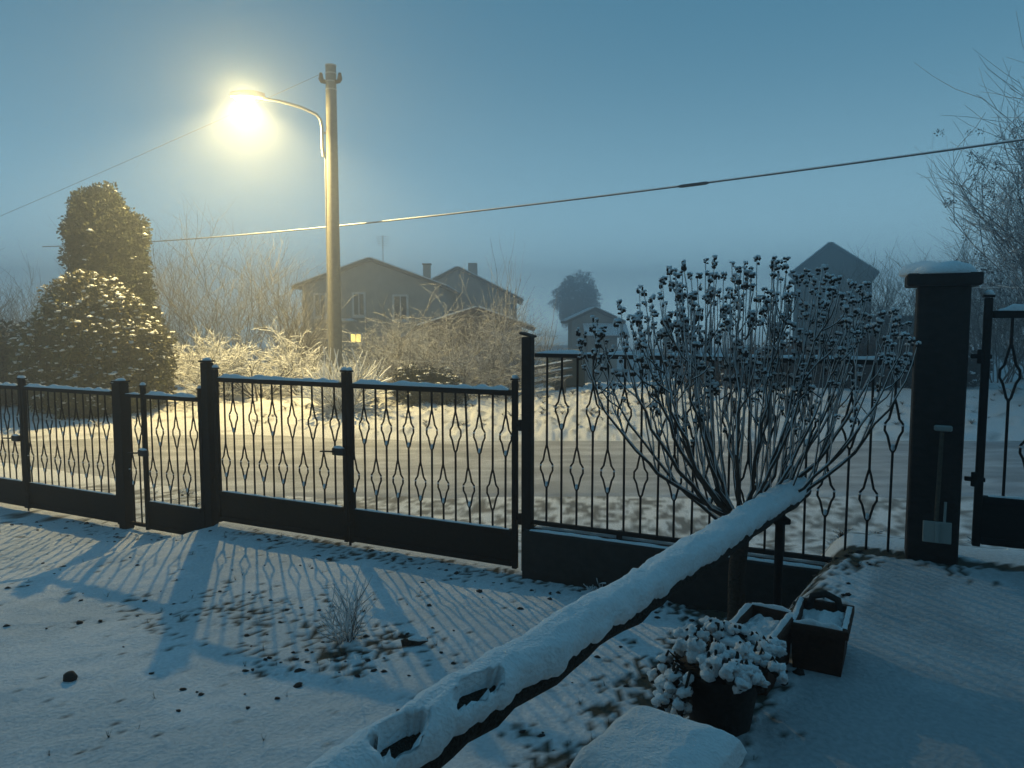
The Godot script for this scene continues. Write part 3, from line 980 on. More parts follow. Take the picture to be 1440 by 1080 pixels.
# ---------------------------------------------------------------- houses
func house(called: String, label: String, where: Vector3, wide: float, deep: float, eave: float, peak: float, shift: float, wallm: Material, turn := 0.0) -> Node3D:
	var o := thing(called, label, "house", where, turn)
	var a := Shape.new()
	var h := wide / 2
	var f := [Vector3(-h, -0.5, 0), Vector3(-h, eave, 0), Vector3(shift, peak, 0), Vector3(h, eave, 0), Vector3(h, -0.5, 0)]
	for z in [0.0, -deep]:
		var d := Vector3(0, 0, z)
		a.tri(f[0] + d, f[1] + d, f[3] + d)
		a.tri(f[0] + d, f[3] + d, f[4] + d)
		a.tri(f[1] + d, f[2] + d, f[3] + d)
	for k in 2:
		var p: Vector3 = f[0] if k == 0 else f[3]
		var q: Vector3 = f[1] if k == 0 else f[4]
		a.quad(p, q, q + Vector3(0, 0, -deep), p + Vector3(0, 0, -deep))
	part(o, "wall", a.mesh(), wallm)
	for s in [-1, 1]:
		var e := Vector3(h * s, eave, 0)
		var top := Vector3(shift, peak, 0)
		var along: Vector3 = (e - top).normalized()
		var end: Vector3 = e + along * 0.45
		var mid := (top + end) / 2 + Vector3(0, 0.10, -deep / 2)
		var b := Basis(along if s > 0 else -along, along.cross(Vector3.BACK).normalized() * (1.0 if (along.cross(Vector3.BACK)).y > 0 else -1.0), Vector3.BACK)
		a = Shape.new()
		a.box(mid, Vector3((end - top).length() + 0.04, 0.14, deep + 0.9), 0.02, b)
		var rf := part(o, "roof", a.mesh(), mat.roof)
		a = Shape.new()
		a.box(mid + b.y * 0.10, Vector3((end - top).length() - 0.05, 0.06, deep + 0.8), 0.02, b)
		part(rf, "snow", a.mesh(), mat.snow)
	return o

func window(o: Node3D, x: float, y: float, w: float, h: float, glow: Material = null):
	var a := Shape.new()
	for s in [-1, 1]:
		a.box(Vector3(x + s * (w / 2 + 0.05), y, 0.03), Vector3(0.10, h + 0.2, 0.09), 0.01)
		a.box(Vector3(x, y + s * (h / 2 + 0.05), 0.03), Vector3(w, 0.10, 0.09), 0.01)
	a.box(Vector3(x, y, 0.025), Vector3(0.05, h, 0.05), 0.005)
	var win := part(o, "lit_window" if glow else "window", a.mesh(), mat.trim)
	a = Shape.new()
	a.box(Vector3(x, y, 0.01), Vector3(w, h, 0.02), 0.002)
	part(win, "pane", a.mesh(), glow if glow else mat.glass)
	a = Shape.new()
	a.box(Vector3(x, y - h / 2 - 0.13, 0.10), Vector3(w + 0.3, 0.05, 0.22), 0.01)
	part(win, "sill", a.mesh(), mat.trim)

func houses():
	var g := -2.4
	var o := house("gabled_house", "gabled plaster house with one lit yellow window behind lamp pole", Vector3(-7.2, g, -38), 7.0, 9.0, 3.45 - g, 4.72 - g, 0.0, mat.plaster)
	window(o, -0.62, 2.55 - g, 0.50, 1.05)
	window(o, 1.50, 2.38 - g, 0.62, 1.15)
	window(o, -2.6, 2.5 - g, 0.50, 1.05)
	window(o, 1.5, 0.4 - g, 0.62, 1.0)
	var lit := paint(Color(0.9, 0.8, 0.4), 0.4)
	lit.emission_enabled = true
	lit.emission = Color(1.0, 0.88, 0.42)
	lit.emission_energy_multiplier = 3.2
	window(o, -0.80, 0.82 - g, 0.50, 0.42, lit)
	var a := Shape.new()
	a.box(Vector3(-1.25, 1.72 - g, 0.5), Vector3(1.1, 0.06, 1.0), 0.02)
	var aw := part(o, "canopy", a.mesh(), mat.trim)
	a = Shape.new()
	a.ridge(Vector3(-1.78, 1.752 - g, 0.5), Vector3(-0.72, 1.752 - g, 0.5), 0.98, 0.12, fine, 0.1, 6, 0.3)
	part(aw, "snow", a.mesh(), mat.snow)
	a = Shape.new()
	a.box(Vector3(2.7, 4.25 - g, -1.5), Vector3(0.38, 0.8, 0.38), 0.02)
	var ch := part(o, "chimney", a.mesh(), mat.plaster)
	a = Shape.new()
	a.box(Vector3(2.7, 4.70 - g, -1.5), Vector3(0.48, 0.07, 0.48), 0.02)
	part(ch, "cap", a.mesh(), mat.roof)
	a = Shape.new()
	a.tube([Vector3(0.3, 4.6 - g, -2), Vector3(0.3, 6.3 - g, -2)], [0.022, 0.018], 6)
	for k in 5:
		a.tube([Vector3(0.3 - 0.35 + 0.02 * k, 6.2 - g - 0.12 * k, -2), Vector3(0.3 + 0.35 - 0.02 * k, 6.2 - g - 0.12 * k, -2)], [0.012, 0.012], 4)
	part(o, "aerial", a.mesh(), mat.galv)
	o = house("second_house", "hazy second house partly hidden behind the gabled house", Vector3(-3.4, -2.6, -47), 7.4, 9.0, 3.1 + 2.6, 4.95 + 2.6, 0.0, mat.plaster)
	window(o, 1.2, 2.0 + 2.6, 0.6, 1.0)
	window(o, 2.6, 1.6 + 2.6, 0.6, 1.0)
	a = Shape.new()
	a.box(Vector3(0.8, 5.1 + 2.6, -2.5), Vector3(0.6, 0.9, 0.5), 0.02)
	part(o, "chimney", a.mesh(), mat.plaster)
	g = -1.6
	o = house("garden_shed", "low garden shed with shallow roof behind the bare thickets", Vector3(-1.3, g, -26), 3.3, 3.0, 1.45 - g, 2.00 - g, 0.1, mat.wood)
	o.set_meta("category", "shed")
	g = -2.6
	o = house("right_house", "dark timber house with steep gable beyond the fan shaped shrub", Vector3(21.5, g, -50), 4.8, 8.0, 5.0 - g, 6.8 - g, -0.2, mat.wood, -0.42)
	window(o, 0.0, 3.8 - g, 0.7, 1.1)
	a = Shape.new()
	a.box(Vector3(4.3, 2.0, -2.0), Vector3(4.3, 4.2, 5.0), 0.02)
	part(o, "annex", a.mesh(), mat.wood)
	a = Shape.new()
	a.box(Vector3(4.3, 4.42 - 2.6 - g, -2.0), Vector3(4.8, 0.5, 5.6), 0.05)
	part(o, "annex_roof", a.mesh(), mat.roof)
	g = -2.4
	o = house("small_hut", "small hazy hut with snowy lean-to roof below distant tree", Vector3(4.9, g, -44), 2.7, 3.0, 1.72 - g, 2.35 - g, 0.0, mat.plaster)
	o.set_meta("category", "hut")
	a = Shape.new()
	var b := Basis(Vector3.RIGHT, 0.45)
	a.box(Vector3(0.55, 1.15 - g, 0.85), Vector3(2.6, 0.10, 1.6), 0.02, b)
	var lt := part(o, "lean_to_roof", a.mesh(), mat.roof)
	a = Shape.new()
	a.box(Vector3(0.55, 1.23 - g, 0.85), Vector3(2.55, 0.07, 1.55), 0.02, b)
	part(lt, "snow", a.mesh(), mat.snow)
	for x in [-0.6, 1.7]:
		a = Shape.new()
		a.box(Vector3(x, (0.8 - g) / 2 - 0.1, 1.45), Vector3(0.12, 0.8 - g + 0.2, 0.12), 0.01)
		part(lt, "post", a.mesh(), mat.wood)
	# green container and stacked rails by the road
	var cb := height(1.24, -17.0)
	var ch2 := 0.86 - cb
	var ct := thing("waste_container", "dark green waste container standing behind the snowy bank", "container", Vector3(1.24, cb, -17.0), 0.15)
	a = Shape.new()
	a.box(Vector3(0, ch2 / 2 + 0.01, 0), Vector3(0.76, ch2 - 0.10, 0.7), 0.06)
	part(ct, "body", a.mesh(), mat.green)
	a = Shape.new()
	a.box(Vector3(0, ch2 - 0.005, 0), Vector3(0.80, 0.07, 0.74), 0.03)
	part(ct, "lid", a.mesh(), mat.green)
	for s in [-1, 1]:
		a = Shape.new()
		a.tube([Vector3(0.28 * s - 0.03, 0.05, 0.26), Vector3(0.28 * s + 0.03, 0.05, 0.26)], [0.07, 0.07], 12)
		part(ct, "wheel", a.mesh(), mat.dark)
	var rb := height(0.8, -15.8) + 0.08
	var rl := thing("wooden_railing", "slanting snowy wooden rails in front of green container", "railing", Vector3(0.8, rb, -15.8), 0.2)
	for k in 3:
		a = Shape.new()
		a.box(Vector3(0, 0.22 + 0.16 * k, 0), Vector3(1.05, 0.06, 0.04), 0.006, Basis(Vector3.BACK, 0.16))
		var r := part(rl, "rail", a.mesh(), mat.wood)
		a = Shape.new()
		a.ridge(Vector3(-0.5, 0.17 + 0.16 * k, 0), Vector3(0.5, 0.33 + 0.16 * k, 0), 0.05, 0.04, fine, 0.06)
		part(r, "snow", a.mesh(), mat.snow)
	for x in [-0.35, 0.35]:
		a = Shape.new()
		a.box(Vector3(x, 0.20, -0.048), Vector3(0.06, 1.0, 0.05), 0.006)
		part(rl, "post", a.mesh(), mat.wood)

# ---------------------------------------------------------------- near things
func log_rail():
	rng.seed = 9
	var o := thing("log_rail", "rough horizontal log rail under a thick ridge of snow", "rail", LOG_A)
	var span := LOG_B - LOG_A
	var d := span.normalized()
	var side := d.cross(Vector3.UP).normalized()
	var a := Shape.new()
	var pts := []
	var rad := []
	for k in 41:
		var f := k / 40.0
		pts.append(span * f + side * 0.012 * lumps.get_noise_1d(k * 9.0) + Vector3.UP * 0.010 * lumps.get_noise_1d(k * 7.0 + 50.0))
		rad.append(lerpf(0.047, 0.042, f) * (1.0 + 0.10 * fine.get_noise_1d(k * 6.0)))
	a.tube(pts, rad, 18)
	for k in a.v.size():
		a.v[k] += a.n[k] * 0.006 * fine.get_noise_3dv(a.v[k] * 2.5)
	part(o, "log", a.mesh(), mat.log)
	# snow: sheet draped over the top, with ragged lower edges and two places where it fell off
	a = Shape.new()
	var m := 260
	var row := 22
	var len := span.length()
	for i in m + 1:
		var f := float(i) / m
		var fk := f * 40.0
		var ki := mini(int(fk), 39)
		var c: Vector3 = pts[ki].lerp(pts[ki + 1], fk - ki)
		var r := lerpf(rad[ki], rad[ki + 1], fk - ki)
		var x := f * len
		var endf := sstep(0.0, 0.03, 1.0 - f)
		var left := 1.30 + 0.15 * lumps.get_noise_2d(x * 9.0, 3.0) + 0.2 * fine.get_noise_2d(x * 0.9, 8.0)
		var right := 1.40 + 0.16 * lumps.get_noise_2d(x * 8.0, 30.0) + 0.28 * fine.get_noise_2d(x * 1.6, 80.0) + 0.16 * fine.get_noise_2d(x * 5.0, 140.0)
		for j in row + 1:
			var q := 2.0 * j / row - 1.0
			var ang := q * (left if q < 0 else right)
			var edge := 1.0 - pow(absf(q), 5.0)
			var thick := (0.033 + 0.005 * lumps.get_noise_2d(x * 4.0, ang * 3.0) + 0.006 * fine.get_noise_2d(x * 0.8, ang * 0.25)) * edge * (0.45 + 0.55 * cos(ang)) * (0.2 + 0.8 * endf)
			thick = thick * 1.2 + 0.0045 * edge * fine.get_noise_2d(x * 3.0, ang * 0.6)
			for hole in [[0.455, 0.42, 0.072, 0.27], [0.245, 0.30, 0.062, 0.36]]:
				var hd := pow((x - hole[0] + 0.05 * (ang - hole[1])) / hole[2], 2) + pow((ang - hole[1]) / hole[3], 2) + 0.6 * fine.get_noise_2d(x * 2.5, ang * 0.6) + 0.35 * fine.get_noise_2d(x * 6.0, ang * 1.5)
				thick *= sstep(0.82, 1.04, hd)
				if hd < 0.85:
					thick = -0.022
			var dirn := (side * sin(ang) + Vector3.UP * cos(ang))
			a.v.append(c + dirn * (r + thick + (0.0 if thick < 0 else 0.001)))
			a.n.append(dirn)
	for i in m:
		for j in row:
			var q := i * (row + 1) + j
			a.i.append_array([q, q + 1, q + row + 1, q + 1, q + row + 2, q + row + 1])
	part(o, "snow", smooth(a).mesh(), mat.snow)
	# supports
	var post := Vector3(1.135, 0, -3.075) - LOG_A * Vector3(1, 0, 1)
	a = Shape.new()
	a.tube([Vector3(post.x, 0.36 - LOG_A.y, post.z), Vector3(post.x, -0.03, post.z)], [0.018, 0.018], 10)
	part(o, "support_post", a.mesh(), mat.iron)
	a = Shape.new()
	a.box(Vector3(post.x, -0.040, post.z), Vector3(0.07, 0.025, 0.07), 0.004)
	part(o, "saddle", a.mesh(), mat.iron)
	a = Shape.new()
	a.tube([Vector3(0.02, -0.9, -0.03), Vector3(0.02, -0.03, -0.03)], [0.03, 0.03], 10)
	part(o, "support_post", a.mesh(), mat.iron)

# recomputes smooth normals of a grid shape
func smooth(a: Shape) -> Shape:
	var nn := PackedVector3Array()
	nn.resize(a.v.size())
	for k in range(0, a.i.size(), 3):
		var p := a.v[a.i[k]]
		var w := (a.v[a.i[k + 1]] - p).cross(a.v[a.i[k + 2]] - p)
		if w.dot(a.n[a.i[k]]) > 0:
			var keep := a.i[k + 1]
			a.i[k + 1] = a.i[k + 2]
			a.i[k + 2] = keep
		else:
			w = -w
		for j in 3:
			nn[a.i[k + j]] += w
	for k in nn.size():
		a.n[k] = nn[k].normalized()
	return a

# tapered trough: local x across, z along; open top with snow inside
func trough(called: String, label: String, where: Vector3, turn: float, wide: float, long: float, tall: float, m: Material, heaped: float, group := "") -> Node3D:
	var o := thing(called, label, "planter", where, turn, group)
	var a := Shape.new()
	var wt := wide / 2
	var lt := long / 2
	var k := 0.86
	var th := 0.018
	var ring := func(w, l, y): return [Vector3(-w, y, -l), Vector3(w, y, -l), Vector3(w, y, l), Vector3(-w, y, l)]
	var rings := [ring.call(wt * k, lt * k, 0.0), ring.call(wt * 0.97, lt * 0.97, tall - 0.035), ring.call(wt + 0.008, lt + 0.008, tall - 0.032), ring.call(wt + 0.008, lt + 0.008, tall - 0.004), ring.call(wt + 0.003, lt + 0.003, tall), ring.call(wt - th, lt - th, tall), ring.call(wt - th - 0.005, lt - th - 0.005, tall - 0.06)]
	for r in rings.size() - 1:
		for j in 4:
			a.quad(rings[r][j], rings[r][(j + 1) % 4], rings[r + 1][(j + 1) % 4], rings[r + 1][j])
	a.quad(rings[0][0], rings[0][1], rings[0][2], rings[0][3])
	part(o, "tub", a.mesh(), m)
	# snow filling
	a = Shape.new()
	var n := 22
	for i in n + 1:
		for j in n + 1:
			var x := (2.0 * i / n - 1) * (wt - th)
			var z := (2.0 * j / n - 1) * (lt - th)
			var e := minf(1.0, minf(minf(i, n - i), minf(j, n - j)) / 4.0)
			var q := Vector3(x, 0, z) + where
			a.v.append(Vector3(x, tall - 0.045 + heaped * (0.3 + 0.7 * sqrt(e)) + 0.018 * fine.get_noise_2d(q.x * 3.0, q.z * 3.0) + 0.02 * lumps.get_noise_2d(q.x * 9.0, q.z * 9.0), z))
			a.n.append(Vector3.UP)
	for i in n:
		for j in n:
			var q := i * (n + 1) + j
			a.i.append_array([q, q + 1, q + n + 1, q + 1, q + n + 2, q + n + 1])
	part(o, "snow", smooth(a).mesh(), mat.snow)
	# snow on the rim
	for j in 4:
		a = Shape.new()
		var p: Vector3 = rings[4][j] * 0.5 + rings[5][j] * 0.5
		var q: Vector3 = rings[4][(j + 1) % 4] * 0.5 + rings[5][(j + 1) % 4] * 0.5
		if j == 0 and rng.randf() < 0.7:
			continue
		a.ridge(p.lerp(q, 0.03), p.lerp(q, 0.97), 0.022, 0.018, fine, 0.015, 5, 0.9, 2.0)
		part(o, "snow", a.mesh(), mat.snow)
	return o

func planters():
	rng.seed = 21
	var turn := -0.60
	trough("planter_trough", "long dark trough planter filled with snow beside log rail", Vector3(0.895, height(0.895, -2.60) - 0.005, -2.60), turn, 0.17, 0.34, 0.20, mat.terracotta, 0.02, "trough planters")
	var o := trough("planter_trough", "tapered trough planter standing apart on the open snow", Vector3(1.165, height(1.165, -2.70) - 0.005, -2.70), -0.50, 0.19, 0.27, 0.185, mat.terracotta, 0.018, "trough planters")
	var a := Shape.new()
	a.tube([Vector3(-0.06, 0.155, -0.115), Vector3(-0.045, 0.205, -0.115), Vector3(0.0, 0.222, -0.115), Vector3(0.045, 0.205, -0.115), Vector3(0.06, 0.155, -0.115)], [0.012, 0.014, 0.015, 0.014, 0.012], 8)
	part(o, "handle", a.mesh(), mat.potdark)
	# dark tray at the foot of the rail post
	o = thing("plant_tray", "shallow dark plant tray at the foot of rail post", "tray", Vector3(1.125, height(1.125, -3.10) - 0.01, -3.08), -0.5)
	a = Shape.new()
	for r in [[Vector3(0, 0.03, 0.08), Vector3(0.20, 0.06, 0.012)], [Vector3(0, 0.03, -0.08), Vector3(0.20, 0.06, 0.012)], [Vector3(0.095, 0.03, 0), Vector3(0.012, 0.06, 0.15)], [Vector3(-0.095, 0.03, 0), Vector3(0.012, 0.06, 0.15)]]:
		a.box(r[0], r[1], 0.003)
	a.box(Vector3(0, 0.006, 0), Vector3(0.18, 0.012, 0.148), 0.002)
	part(o, "tray", a.mesh(), mat.potdark)
	a = Shape.new()
	a.blob(Vector3(-0.01, 0.015, 0.01), Vector3(0.075, 0.03, 0.06), fine, 0.4, 2.0, 8, 14, -0.1)
	part(o, "snow", a.mesh(), mat.snow)
	# pot with a trailing plant buried in snow
	var wh := Vector3(0.665, height(0.665, -2.27) - 0.005, -2.27)
	o = thing("potted_plant", "dark pot with trailing plant smothered in lumpy snow", "potted plant", wh, turn)
	a = Shape.new()
	a.tube([Vector3(0, 0, 0), Vector3(0, 0.01, 0), Vector3(0, 0.16, 0), Vector3(0, 0.165, 0), Vector3(0, 0.195, 0)], [0.085, 0.095, 0.118, 0.128, 0.130], 24)
	part(o, "pot", a.mesh(), mat.potdark)
	rng.seed = 22
	var wood := Shape.new()
	var snow := Shape.new()
	for k in 74:
		var ang := rng.randf() * TAU
		var rr := sqrt(rng.randf())
		var p := Vector3(cos(ang), 0, sin(ang)) * (0.03 + 0.10 * rr)
		p.y = 0.19
		var e := p * 1.55
		e.y = 0.27 - 0.05 * rr + rng.randf_range(-0.02, 0.03)
		if rr > 0.6 and cos(ang - 3.3) > -0.1:
			e = p * 1.75
			e.y = rng.randf_range(0.03, 0.16)
		var mid := (p + e) / 2 + Vector3.UP * 0.07
		wood.tube([p, mid, e], [0.006, 0.005, 0.004], 5)
		for j in 3:
			var q := p.lerp(mid, 0.7).lerp(e, (j + 1) / 3.0)
			wood.blob(q - Vector3.UP * 0.008, Vector3(0.013, 0.009, 0.013), fine, 0.6, 8.0, 5, 7)
			snow.blob(q + Vector3(rng.randf_range(-0.01, 0.01), 0.012, rng.randf_range(-0.01, 0.01)), Vector3(rng.randf_range(0.013, 0.026), rng.randf_range(0.011, 0.020), rng.randf_range(0.013, 0.026)), fine, 0.9, 6.0, 8, 11)
	var pl := part(o, "plant", wood.mesh(), mat.pod)
	part(pl, "snow", snow.mesh(), mat.snow)
	snow = Shape.new()
	for k in 16:
		var p := Vector3(rng.randf_range(-0.02, 0.10), 0.235 + rng.randf_range(-0.015, 0.012), rng.randf_range(-0.11, 0.05))
		snow.blob(p, Vector3(rng.randf_range(0.022, 0.042), rng.randf_range(0.014, 0.024), rng.randf_range(0.022, 0.042)), fine, 0.9, 3.5, 10, 16)
	part(o, "snow", snow.mesh(), mat.snow)
	# box in front
	wh = Vector3(0.335, height(0.335, -1.66) + 0.0, -1.62)
	o = thing("wooden_box", "dark box heaped with smooth snow beside potted plant", "box", wh, -0.62)
	a = Shape.new()
	a.box(Vector3(0, 0.135, 0.0), Vector3(0.27, 0.27, 0.34), 0.012)
	part(o, "box", a.mesh(), mat.potdark)
	a = Shape.new()
	var n := 40
	for i in n + 1:
		for j in n + 1:
			var x := 2.0 * i / n - 1
			var z := 2.0 * j / n - 1
			var e := (1.0 - pow(absf(x), 4)) * (1.0 - pow(absf(z), 4))
			var p := Vector3(x * 0.147, 0.255 + 0.062 * pow(e, 0.28), z * 0.182)
			var q := p + wh
			p.y += (0.016 * lumps.get_noise_2d(q.x * 4.0, q.z * 4.0) + 0.006 * fine.get_noise_2d(q.x * 2.0, q.z * 2.0)) * minf(1.0, e * 4.0)
			if e < 0.05:
				p.y -= 0.02 * absf(fine.get_noise_2d(q.x * 2.5, q.z * 2.5))
			a.v.append(p)
			a.n.append(Vector3.UP)
	for i in n:
		for j in n:
			var q := i * (n + 1) + j
			a.i.append_array([q, q + 1, q + n + 1, q + 1, q + n + 2, q + n + 1])
	part(o, "snow", smooth(a).mesh(), mat.snow)

func garden_things():
	var up := {"levels": 1, "kids": 7, "wander": 0.10, "lift": 0.25, "spread": 0.55, "r": 0.0036, "snow": 1.2, "snow_min": 0.0036}
	bare_shrub("young_sapling", "small upright sapling with snowy twigs in the middle of lawn", Vector3(-0.86, height(-0.86, -3.74), -3.74), 0.60, 0.26, 12, up, 141, mat.twig, "", "sapling")
	rng.seed = 142
	# fallen stick with snow
	var o := thing("fallen_stick", "short thick stick lying on lawn, topped with snow", "stick", Vector3(-0.50, height(-0.5, -3.66) + 0.015, -3.66), 0.25)
	var a := Shape.new()
	a.tube([Vector3(-0.065, 0, 0), Vector3(-0.045, 0.004, 0), Vector3(0.03, -0.004, 0.004), Vector3(0.07, 0.006, 0)], [0.019, 0.020, 0.013, 0.009], 8)
	part(o, "wood", a.mesh(), mat.log)
	a = Shape.new()
	a.ridge(Vector3(-0.045, 0.010, 0), Vector3(0.07, 0.006, 0), 0.026, 0.020, fine, 0.01, 6, 0.6, 3.0)
	part(o, "snow", a.mesh(), mat.snow)
	o = thing("stone", "dark lone stone lying on the near lawn", "stone", Vector3(-2.03, height(-2.03, -3.28), -3.28))
	a = Shape.new()
	a.blob(Vector3(0, 0.012, 0), Vector3(0.030, 0.024, 0.024), fine, 0.5, 2.5, 8, 12)
	part(o, "rock", a.mesh(), mat.potdark)
	# weed in front of the wall
	var weed := {"levels": 1, "kids": 5, "wander": 0.2, "lift": 0.05, "spread": 0.6, "r": 0.003, "snow": 1.3, "snow_min": 0.004}
	bare_shrub("snowy_weed", "small snowy weed growing against the low fence wall", Vector3(0.51, height(0.51, -4.43), -4.43), 0.17, 0.10, 8, weed, 143, mat.twig, "", "weed")
	for s in [[0.05, -4.45, "low frosted weed at the foot of wall below tallest post"], [0.75, -4.12, "low frosted weed in the wall's corner behind the log rail"], [-0.42, -4.85, "low frosted weed under the wide gate's lockless leaf"], [0.33, -4.20, "low frosted weed standing a step out from the wall"]]:
		bare_shrub("frosted_weed", s[2], Vector3(s[0], height(s[0], s[1]) - 0.01, s[1]), 0.07, 0.10, 8, weed, 150 + int(s[0] * 40), mat.twig, "low weeds at the fence foot", "weed")
	# clods, dead leaves and grass blades poking out
	var clod := Shape.new()
	clod.blob(Vector3.ZERO, Vector3(1, 0.55, 0.8), fine, 0.9, 14.0, 6, 8)
	var spots := []
	var blades := []
	var tints := []
	rng.seed = 144
	while spots.size() < 520:
		var x := rng.randf_range(-4.6, 1.9)
		var z := rng.randf_range(-7.5, -1.2)
		var q := Vector3(x, 0, z) - GATE
		if q.dot(INWARD) < 0.05 or log_side(x, z) > 0.25:
			continue
		var chance := 0.10 + 0.9 * bare(x, z) + 0.5 * exp(-pow((x + 0.9) / 0.6, 2) - pow((z + 3.5) / 0.35, 2)) + 0.4 * sstep(0.5, 0.0, q.dot(INWARD)) + 0.5 * exp(-pow((log_side(x, z) - 0.08) / 0.15, 2))
		if rng.randf() > chance * 0.5:
			continue
		var s := rng.randf_range(0.004, 0.013) * (1.6 if rng.randf() < 0.12 else 1.0)
		spots.append(Transform3D(Basis.from_euler(Vector3(rng.randf_range(-0.5, 0.5), rng.randf() * TAU, rng.randf_range(-0.5, 0.5))).scaled(Vector3(s * 1.4, s, s)), Vector3(x, height(x, z) + s * 0.15, z)))
	var holder := scatter(self, "soil_clods", clod.mesh(), mat.potdark, spots)
	holder.set_meta("label", "dark clods and dead leaves poking through the thin snow")
	holder.set_meta("category", "soil clods")
	var blade := Shape.new()
	for k in 7:
		var an := rng.randf() * TAU
		var d := Vector3(cos(an), 0, sin(an))
		var tip := d * rng.randf_range(0.2, 0.7) + Vector3.UP * rng.randf_range(0.5, 1.0)
		var sd := d.cross(Vector3.UP) * 0.05
		blade.tri(-sd, sd, tip * 0.6)
		blade.tri(sd * 0.5 + tip * 0.55, tip, -sd * 0.5 + tip * 0.55)
	while blades.size() < 420:
		var x := rng.randf_range(-4.6, 1.9)
		var z := rng.randf_range(-7.5, -1.2)
		var q := Vector3(x, 0, z) - GATE
		if q.dot(INWARD) < 0.05 or log_side(x, z) > 0.30:
			continue
		if rng.randf() > bare(x, z) + 0.02:
			continue
		var s := rng.randf_range(0.015, 0.045)
		blades.append(Transform3D(Basis(Vector3.UP, rng.randf() * TAU).scaled(Vector3.ONE * s), Vector3(x, height(x, z) - 0.004, z)))
		var g := rng.randf_range(0.6, 1.2)
		tints.append(Color(0.07 * g, 0.065 * g, 0.03 * g))
	holder = scatter(self, "grass_tufts", blade.mesh(), mat.leaf, blades, tints)
	holder.set_meta("label", "short winter grass tufts poking through the thin snow")
	holder.set_meta("category", "grass")

# ---------------------------------------------------------------- terrain
func lines(stops: Array) -> PackedFloat32Array:
	var out := PackedFloat32Array()
	for k in stops.size() - 1:
		var a: float = stops[k][0]
		var b: float = stops[k + 1][0]
		var n := maxi(1, int(round((b - a) / stops[k][1])))
		for j in n:
			out.append(a + (b - a) * j / n)
	out.append(stops[-1][0])
	return out

func terrain():
	var xs := lines([[-80, 10], [-30, 2.5], [-16, 0.3], [-5.0, 0.08], [-4.0, 0.026], [2.3, 0.06], [4.5, 0.15], [9.0, 0.3], [16.0, 2.5], [30, 10], [80, 1]])
	var zs := lines([[-112, 8], [-50, 3.0], [-26, 0.6], [-18.0, 0.12], [-11.9, 0.4], [-8.4, 0.10], [-6.6, 0.026], [-1.1, 0.2], [8.0, 4], [30, 1]])
	var a := Shape.new()
	var w := xs.size()
	for z in zs:
		for x in xs:
			a.v.append(Vector3(x, height(x, z), z))
			a.n.append(Vector3.UP)
			var s := bare(x, z) if z > -8.0 and z < -0.6 and x > -6 and x < 4 else 0.0
			var q := Vector3(x, 0, z) - GATE
			var dn := q.dot(INWARD)
			if dn < -0.3 and z > -8.4:      # trampled verge between fence and road
				var k := 0.5 + 0.5 * (0.6 * fine.get_noise_2d(x * 0.9, z * 0.9) + 0.4 * lumps.get_noise_2d(x * 4.0, z * 4.0))
				s = 0.8 * sstep(0.40, 0.60, k)
			if z < road_edge(x) and z > -18.0:
				var k := 0.5 + 0.5 * (0.6 * fine.get_noise_2d(x * 0.7, z * 0.7) + 0.4 * lumps.get_noise_2d(x * 3.0, z * 3.0))
				s = 0.55 * sstep(0.60, 0.72, k)
			# snow cover: thin and wet over the paving, patchy over the lawn, deep elsewhere
			var cover := Color(0.82, 0.83, 0.84)
			if dn > 0.0:
				var patch := sstep(-0.25, 0.35, broad.get_noise_2d(x * 4.0, z * 4.0) + 0.35 * fine.get_noise_2d(x, z))
				cover = Color(0.68, 0.70, 0.72).lerp(Color(0.79, 0.80, 0.82), patch)
				var paved := sstep(0.22, 0.30, log_side(x, z) + 0.05 * lumps.get_noise_2d(x * 5.0, z * 5.0))
				cover = cover.lerp(Color(0.46, 0.48, 0.50).lerp(Color(0.57, 0.59, 0.61), patch), paved)
			a.c.append(cover.lerp(Color(0.085, 0.075, 0.055), s))
	for j in zs.size() - 1:
		for i in w - 1:
			var q := j * w + i
			a.i.append_array([q, q + 1, q + w, q + 1, q + w + 1, q + w])
	structure("ground", smooth(a).mesh(), mat.ground, "snow covered ground of garden, verge and fields", "ground")
	# road
	a = Shape.new()
	var rx := lines([[-70, 2.0], [-16, 0.25], [14, 2.0], [60, 1]])
	var rows := 44
	for j in rows + 1:
		for x in rx:
			var f := float(j) / rows
			var near := -8.2 + 0.15 * lumps.get_noise_1d(x * 4.0)
			var z := lerpf(road_edge(x) - 0.10, near, f)
			var edge := minf(f, 1.0 - f)
			var y := -0.300 + 0.008 * fine.get_noise_2d(x * 0.4, z * 1.5) - (0.03 if edge == 0.0 else 0.0)
			a.v.append(Vector3(x, y, z))
			a.n.append(Vector3.UP)
			# slush pressed in streaks along the traffic
			var k := 0.5 + 0.5 * (0.6 * lumps.get_noise_2d(x * 0.35, z * 5.0) + 0.4 * fine.get_noise_2d(x * 0.5, z * 1.2))
			a.c.append(Color(0.66, 0.66, 0.67).lerp(Color(1.0, 1.0, 1.0), sstep(0.35, 0.68, k)))
	w = rx.size()
	for j in rows:
		for i in w - 1:
			var q := j * w + i
			a.i.append_array([q, q + 1, q + w, q + 1, q + w + 1, q + w])
	structure("road", smooth(a).mesh(), mat.road, "slushy grey road between fence and snowy bank", "road")

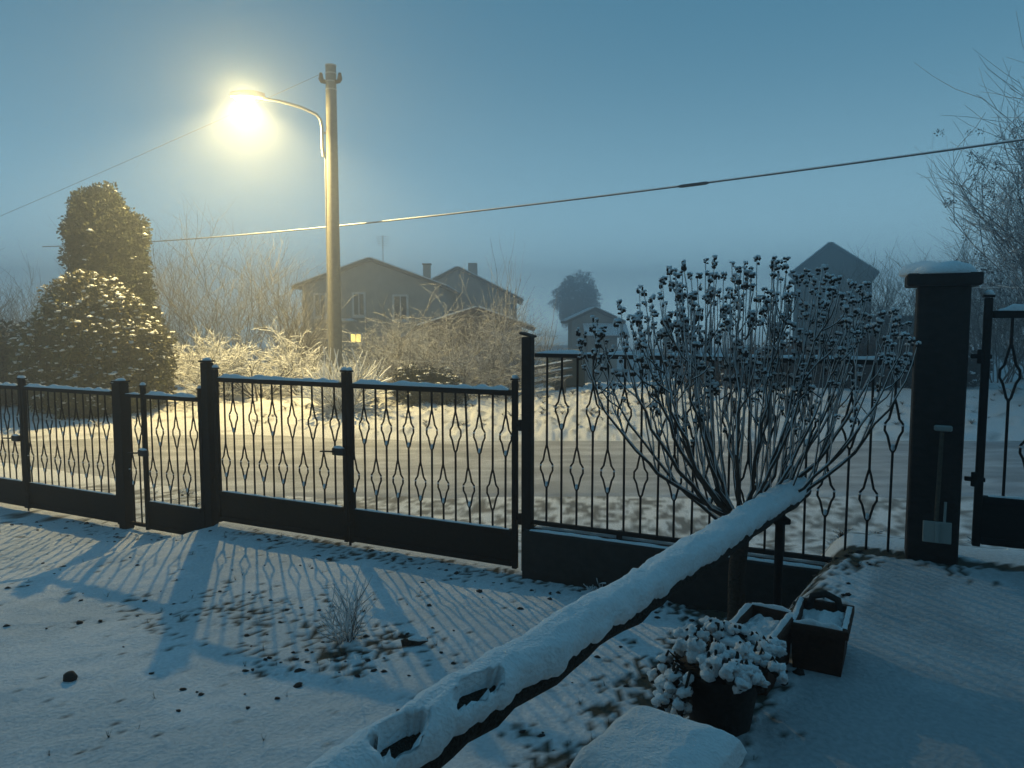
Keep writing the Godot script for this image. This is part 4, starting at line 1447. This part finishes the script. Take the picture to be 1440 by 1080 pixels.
func own_house():
	# the house whose doorstep the picture was taken from; it keeps the sky behind the viewer from the garden
	var o := thing("home_facade", "plastered house front with door facing the garden", "house", Vector3(0.6, 0.3, 1.0))
	var a := Shape.new()
	a.box(Vector3(0, 1.25, 0.2), Vector3(16, 3.5, 0.4), 0.02)
	part(o, "wall", a.mesh(), mat.plaster)
	a = Shape.new()
	a.box(Vector3(0, 3.12, 0.1), Vector3(17, 0.22, 1.6), 0.02)
	part(o, "eaves", a.mesh(), mat.roof)
	a = Shape.new()
	a.box(Vector3(0.0, 1.35, 0.0), Vector3(0.95, 2.1, 0.08), 0.01)
	part(o, "door", a.mesh(), mat.wood)

const LAMP_ENERGY := 55.0

func _ready():
	var cam := Camera3D.new()
	cam.name = "camera"
	add_child(cam)
	cam.position = EYE
	cam.rotation = Vector3(PITCH, 0, 0)
	cam.fov = rad_to_deg(2.0 * atan(540.0 / FOCAL))
	cam.near = 0.05
	cam.far = 900.0
	cam.current = true
	var env := Environment.new()
	env.background_mode = Environment.BG_SKY
	var sk := ProceduralSkyMaterial.new()
	sk.sky_top_color = Color(0.0250, 0.0895, 0.145).linear_to_srgb()
	sk.sky_horizon_color = Color(0.50, 0.85, 1.0).linear_to_srgb()
	sk.sky_curve = 0.08
	sk.ground_bottom_color = Color(0.05, 0.08, 0.11).linear_to_srgb()
	sk.ground_horizon_color = Color(0.50, 0.85, 1.0).linear_to_srgb()
	sk.sun_angle_max = 1.0
	var sky := Sky.new()
	sky.sky_material = sk
	env.sky = sky
	env.background_energy_multiplier = 2.2
	env.tonemap_mode = Environment.TONE_MAPPER_LINEAR
	env.tonemap_exposure = 1.0
	env.sdfgi_enabled = true
	env.ssao_enabled = true
	env.ssil_enabled = true
	env.volumetric_fog_enabled = true
	env.volumetric_fog_albedo = Color(0.93, 0.96, 1.0)
	env.volumetric_fog_density = 0.018
	env.volumetric_fog_anisotropy = 0.62
	var we := WorldEnvironment.new()
	we.name = "world"
	we.environment = env
	add_child(we)
	lumps.seed = 11
	lumps.frequency = 0.55
	lumps.fractal_octaves = 3
	fine.seed = 12
	fine.frequency = 6.5
	fine.fractal_octaves = 3
	broad.seed = 13
	broad.frequency = 0.25
	materials()
	rng.seed = 1
	terrain()
	own_house()
	lamp_and_wires()
	houses()
	street_side()
	rng.seed = 2
	fence()
	log_rail()
	front_shrub()
	planters()
	garden_things()
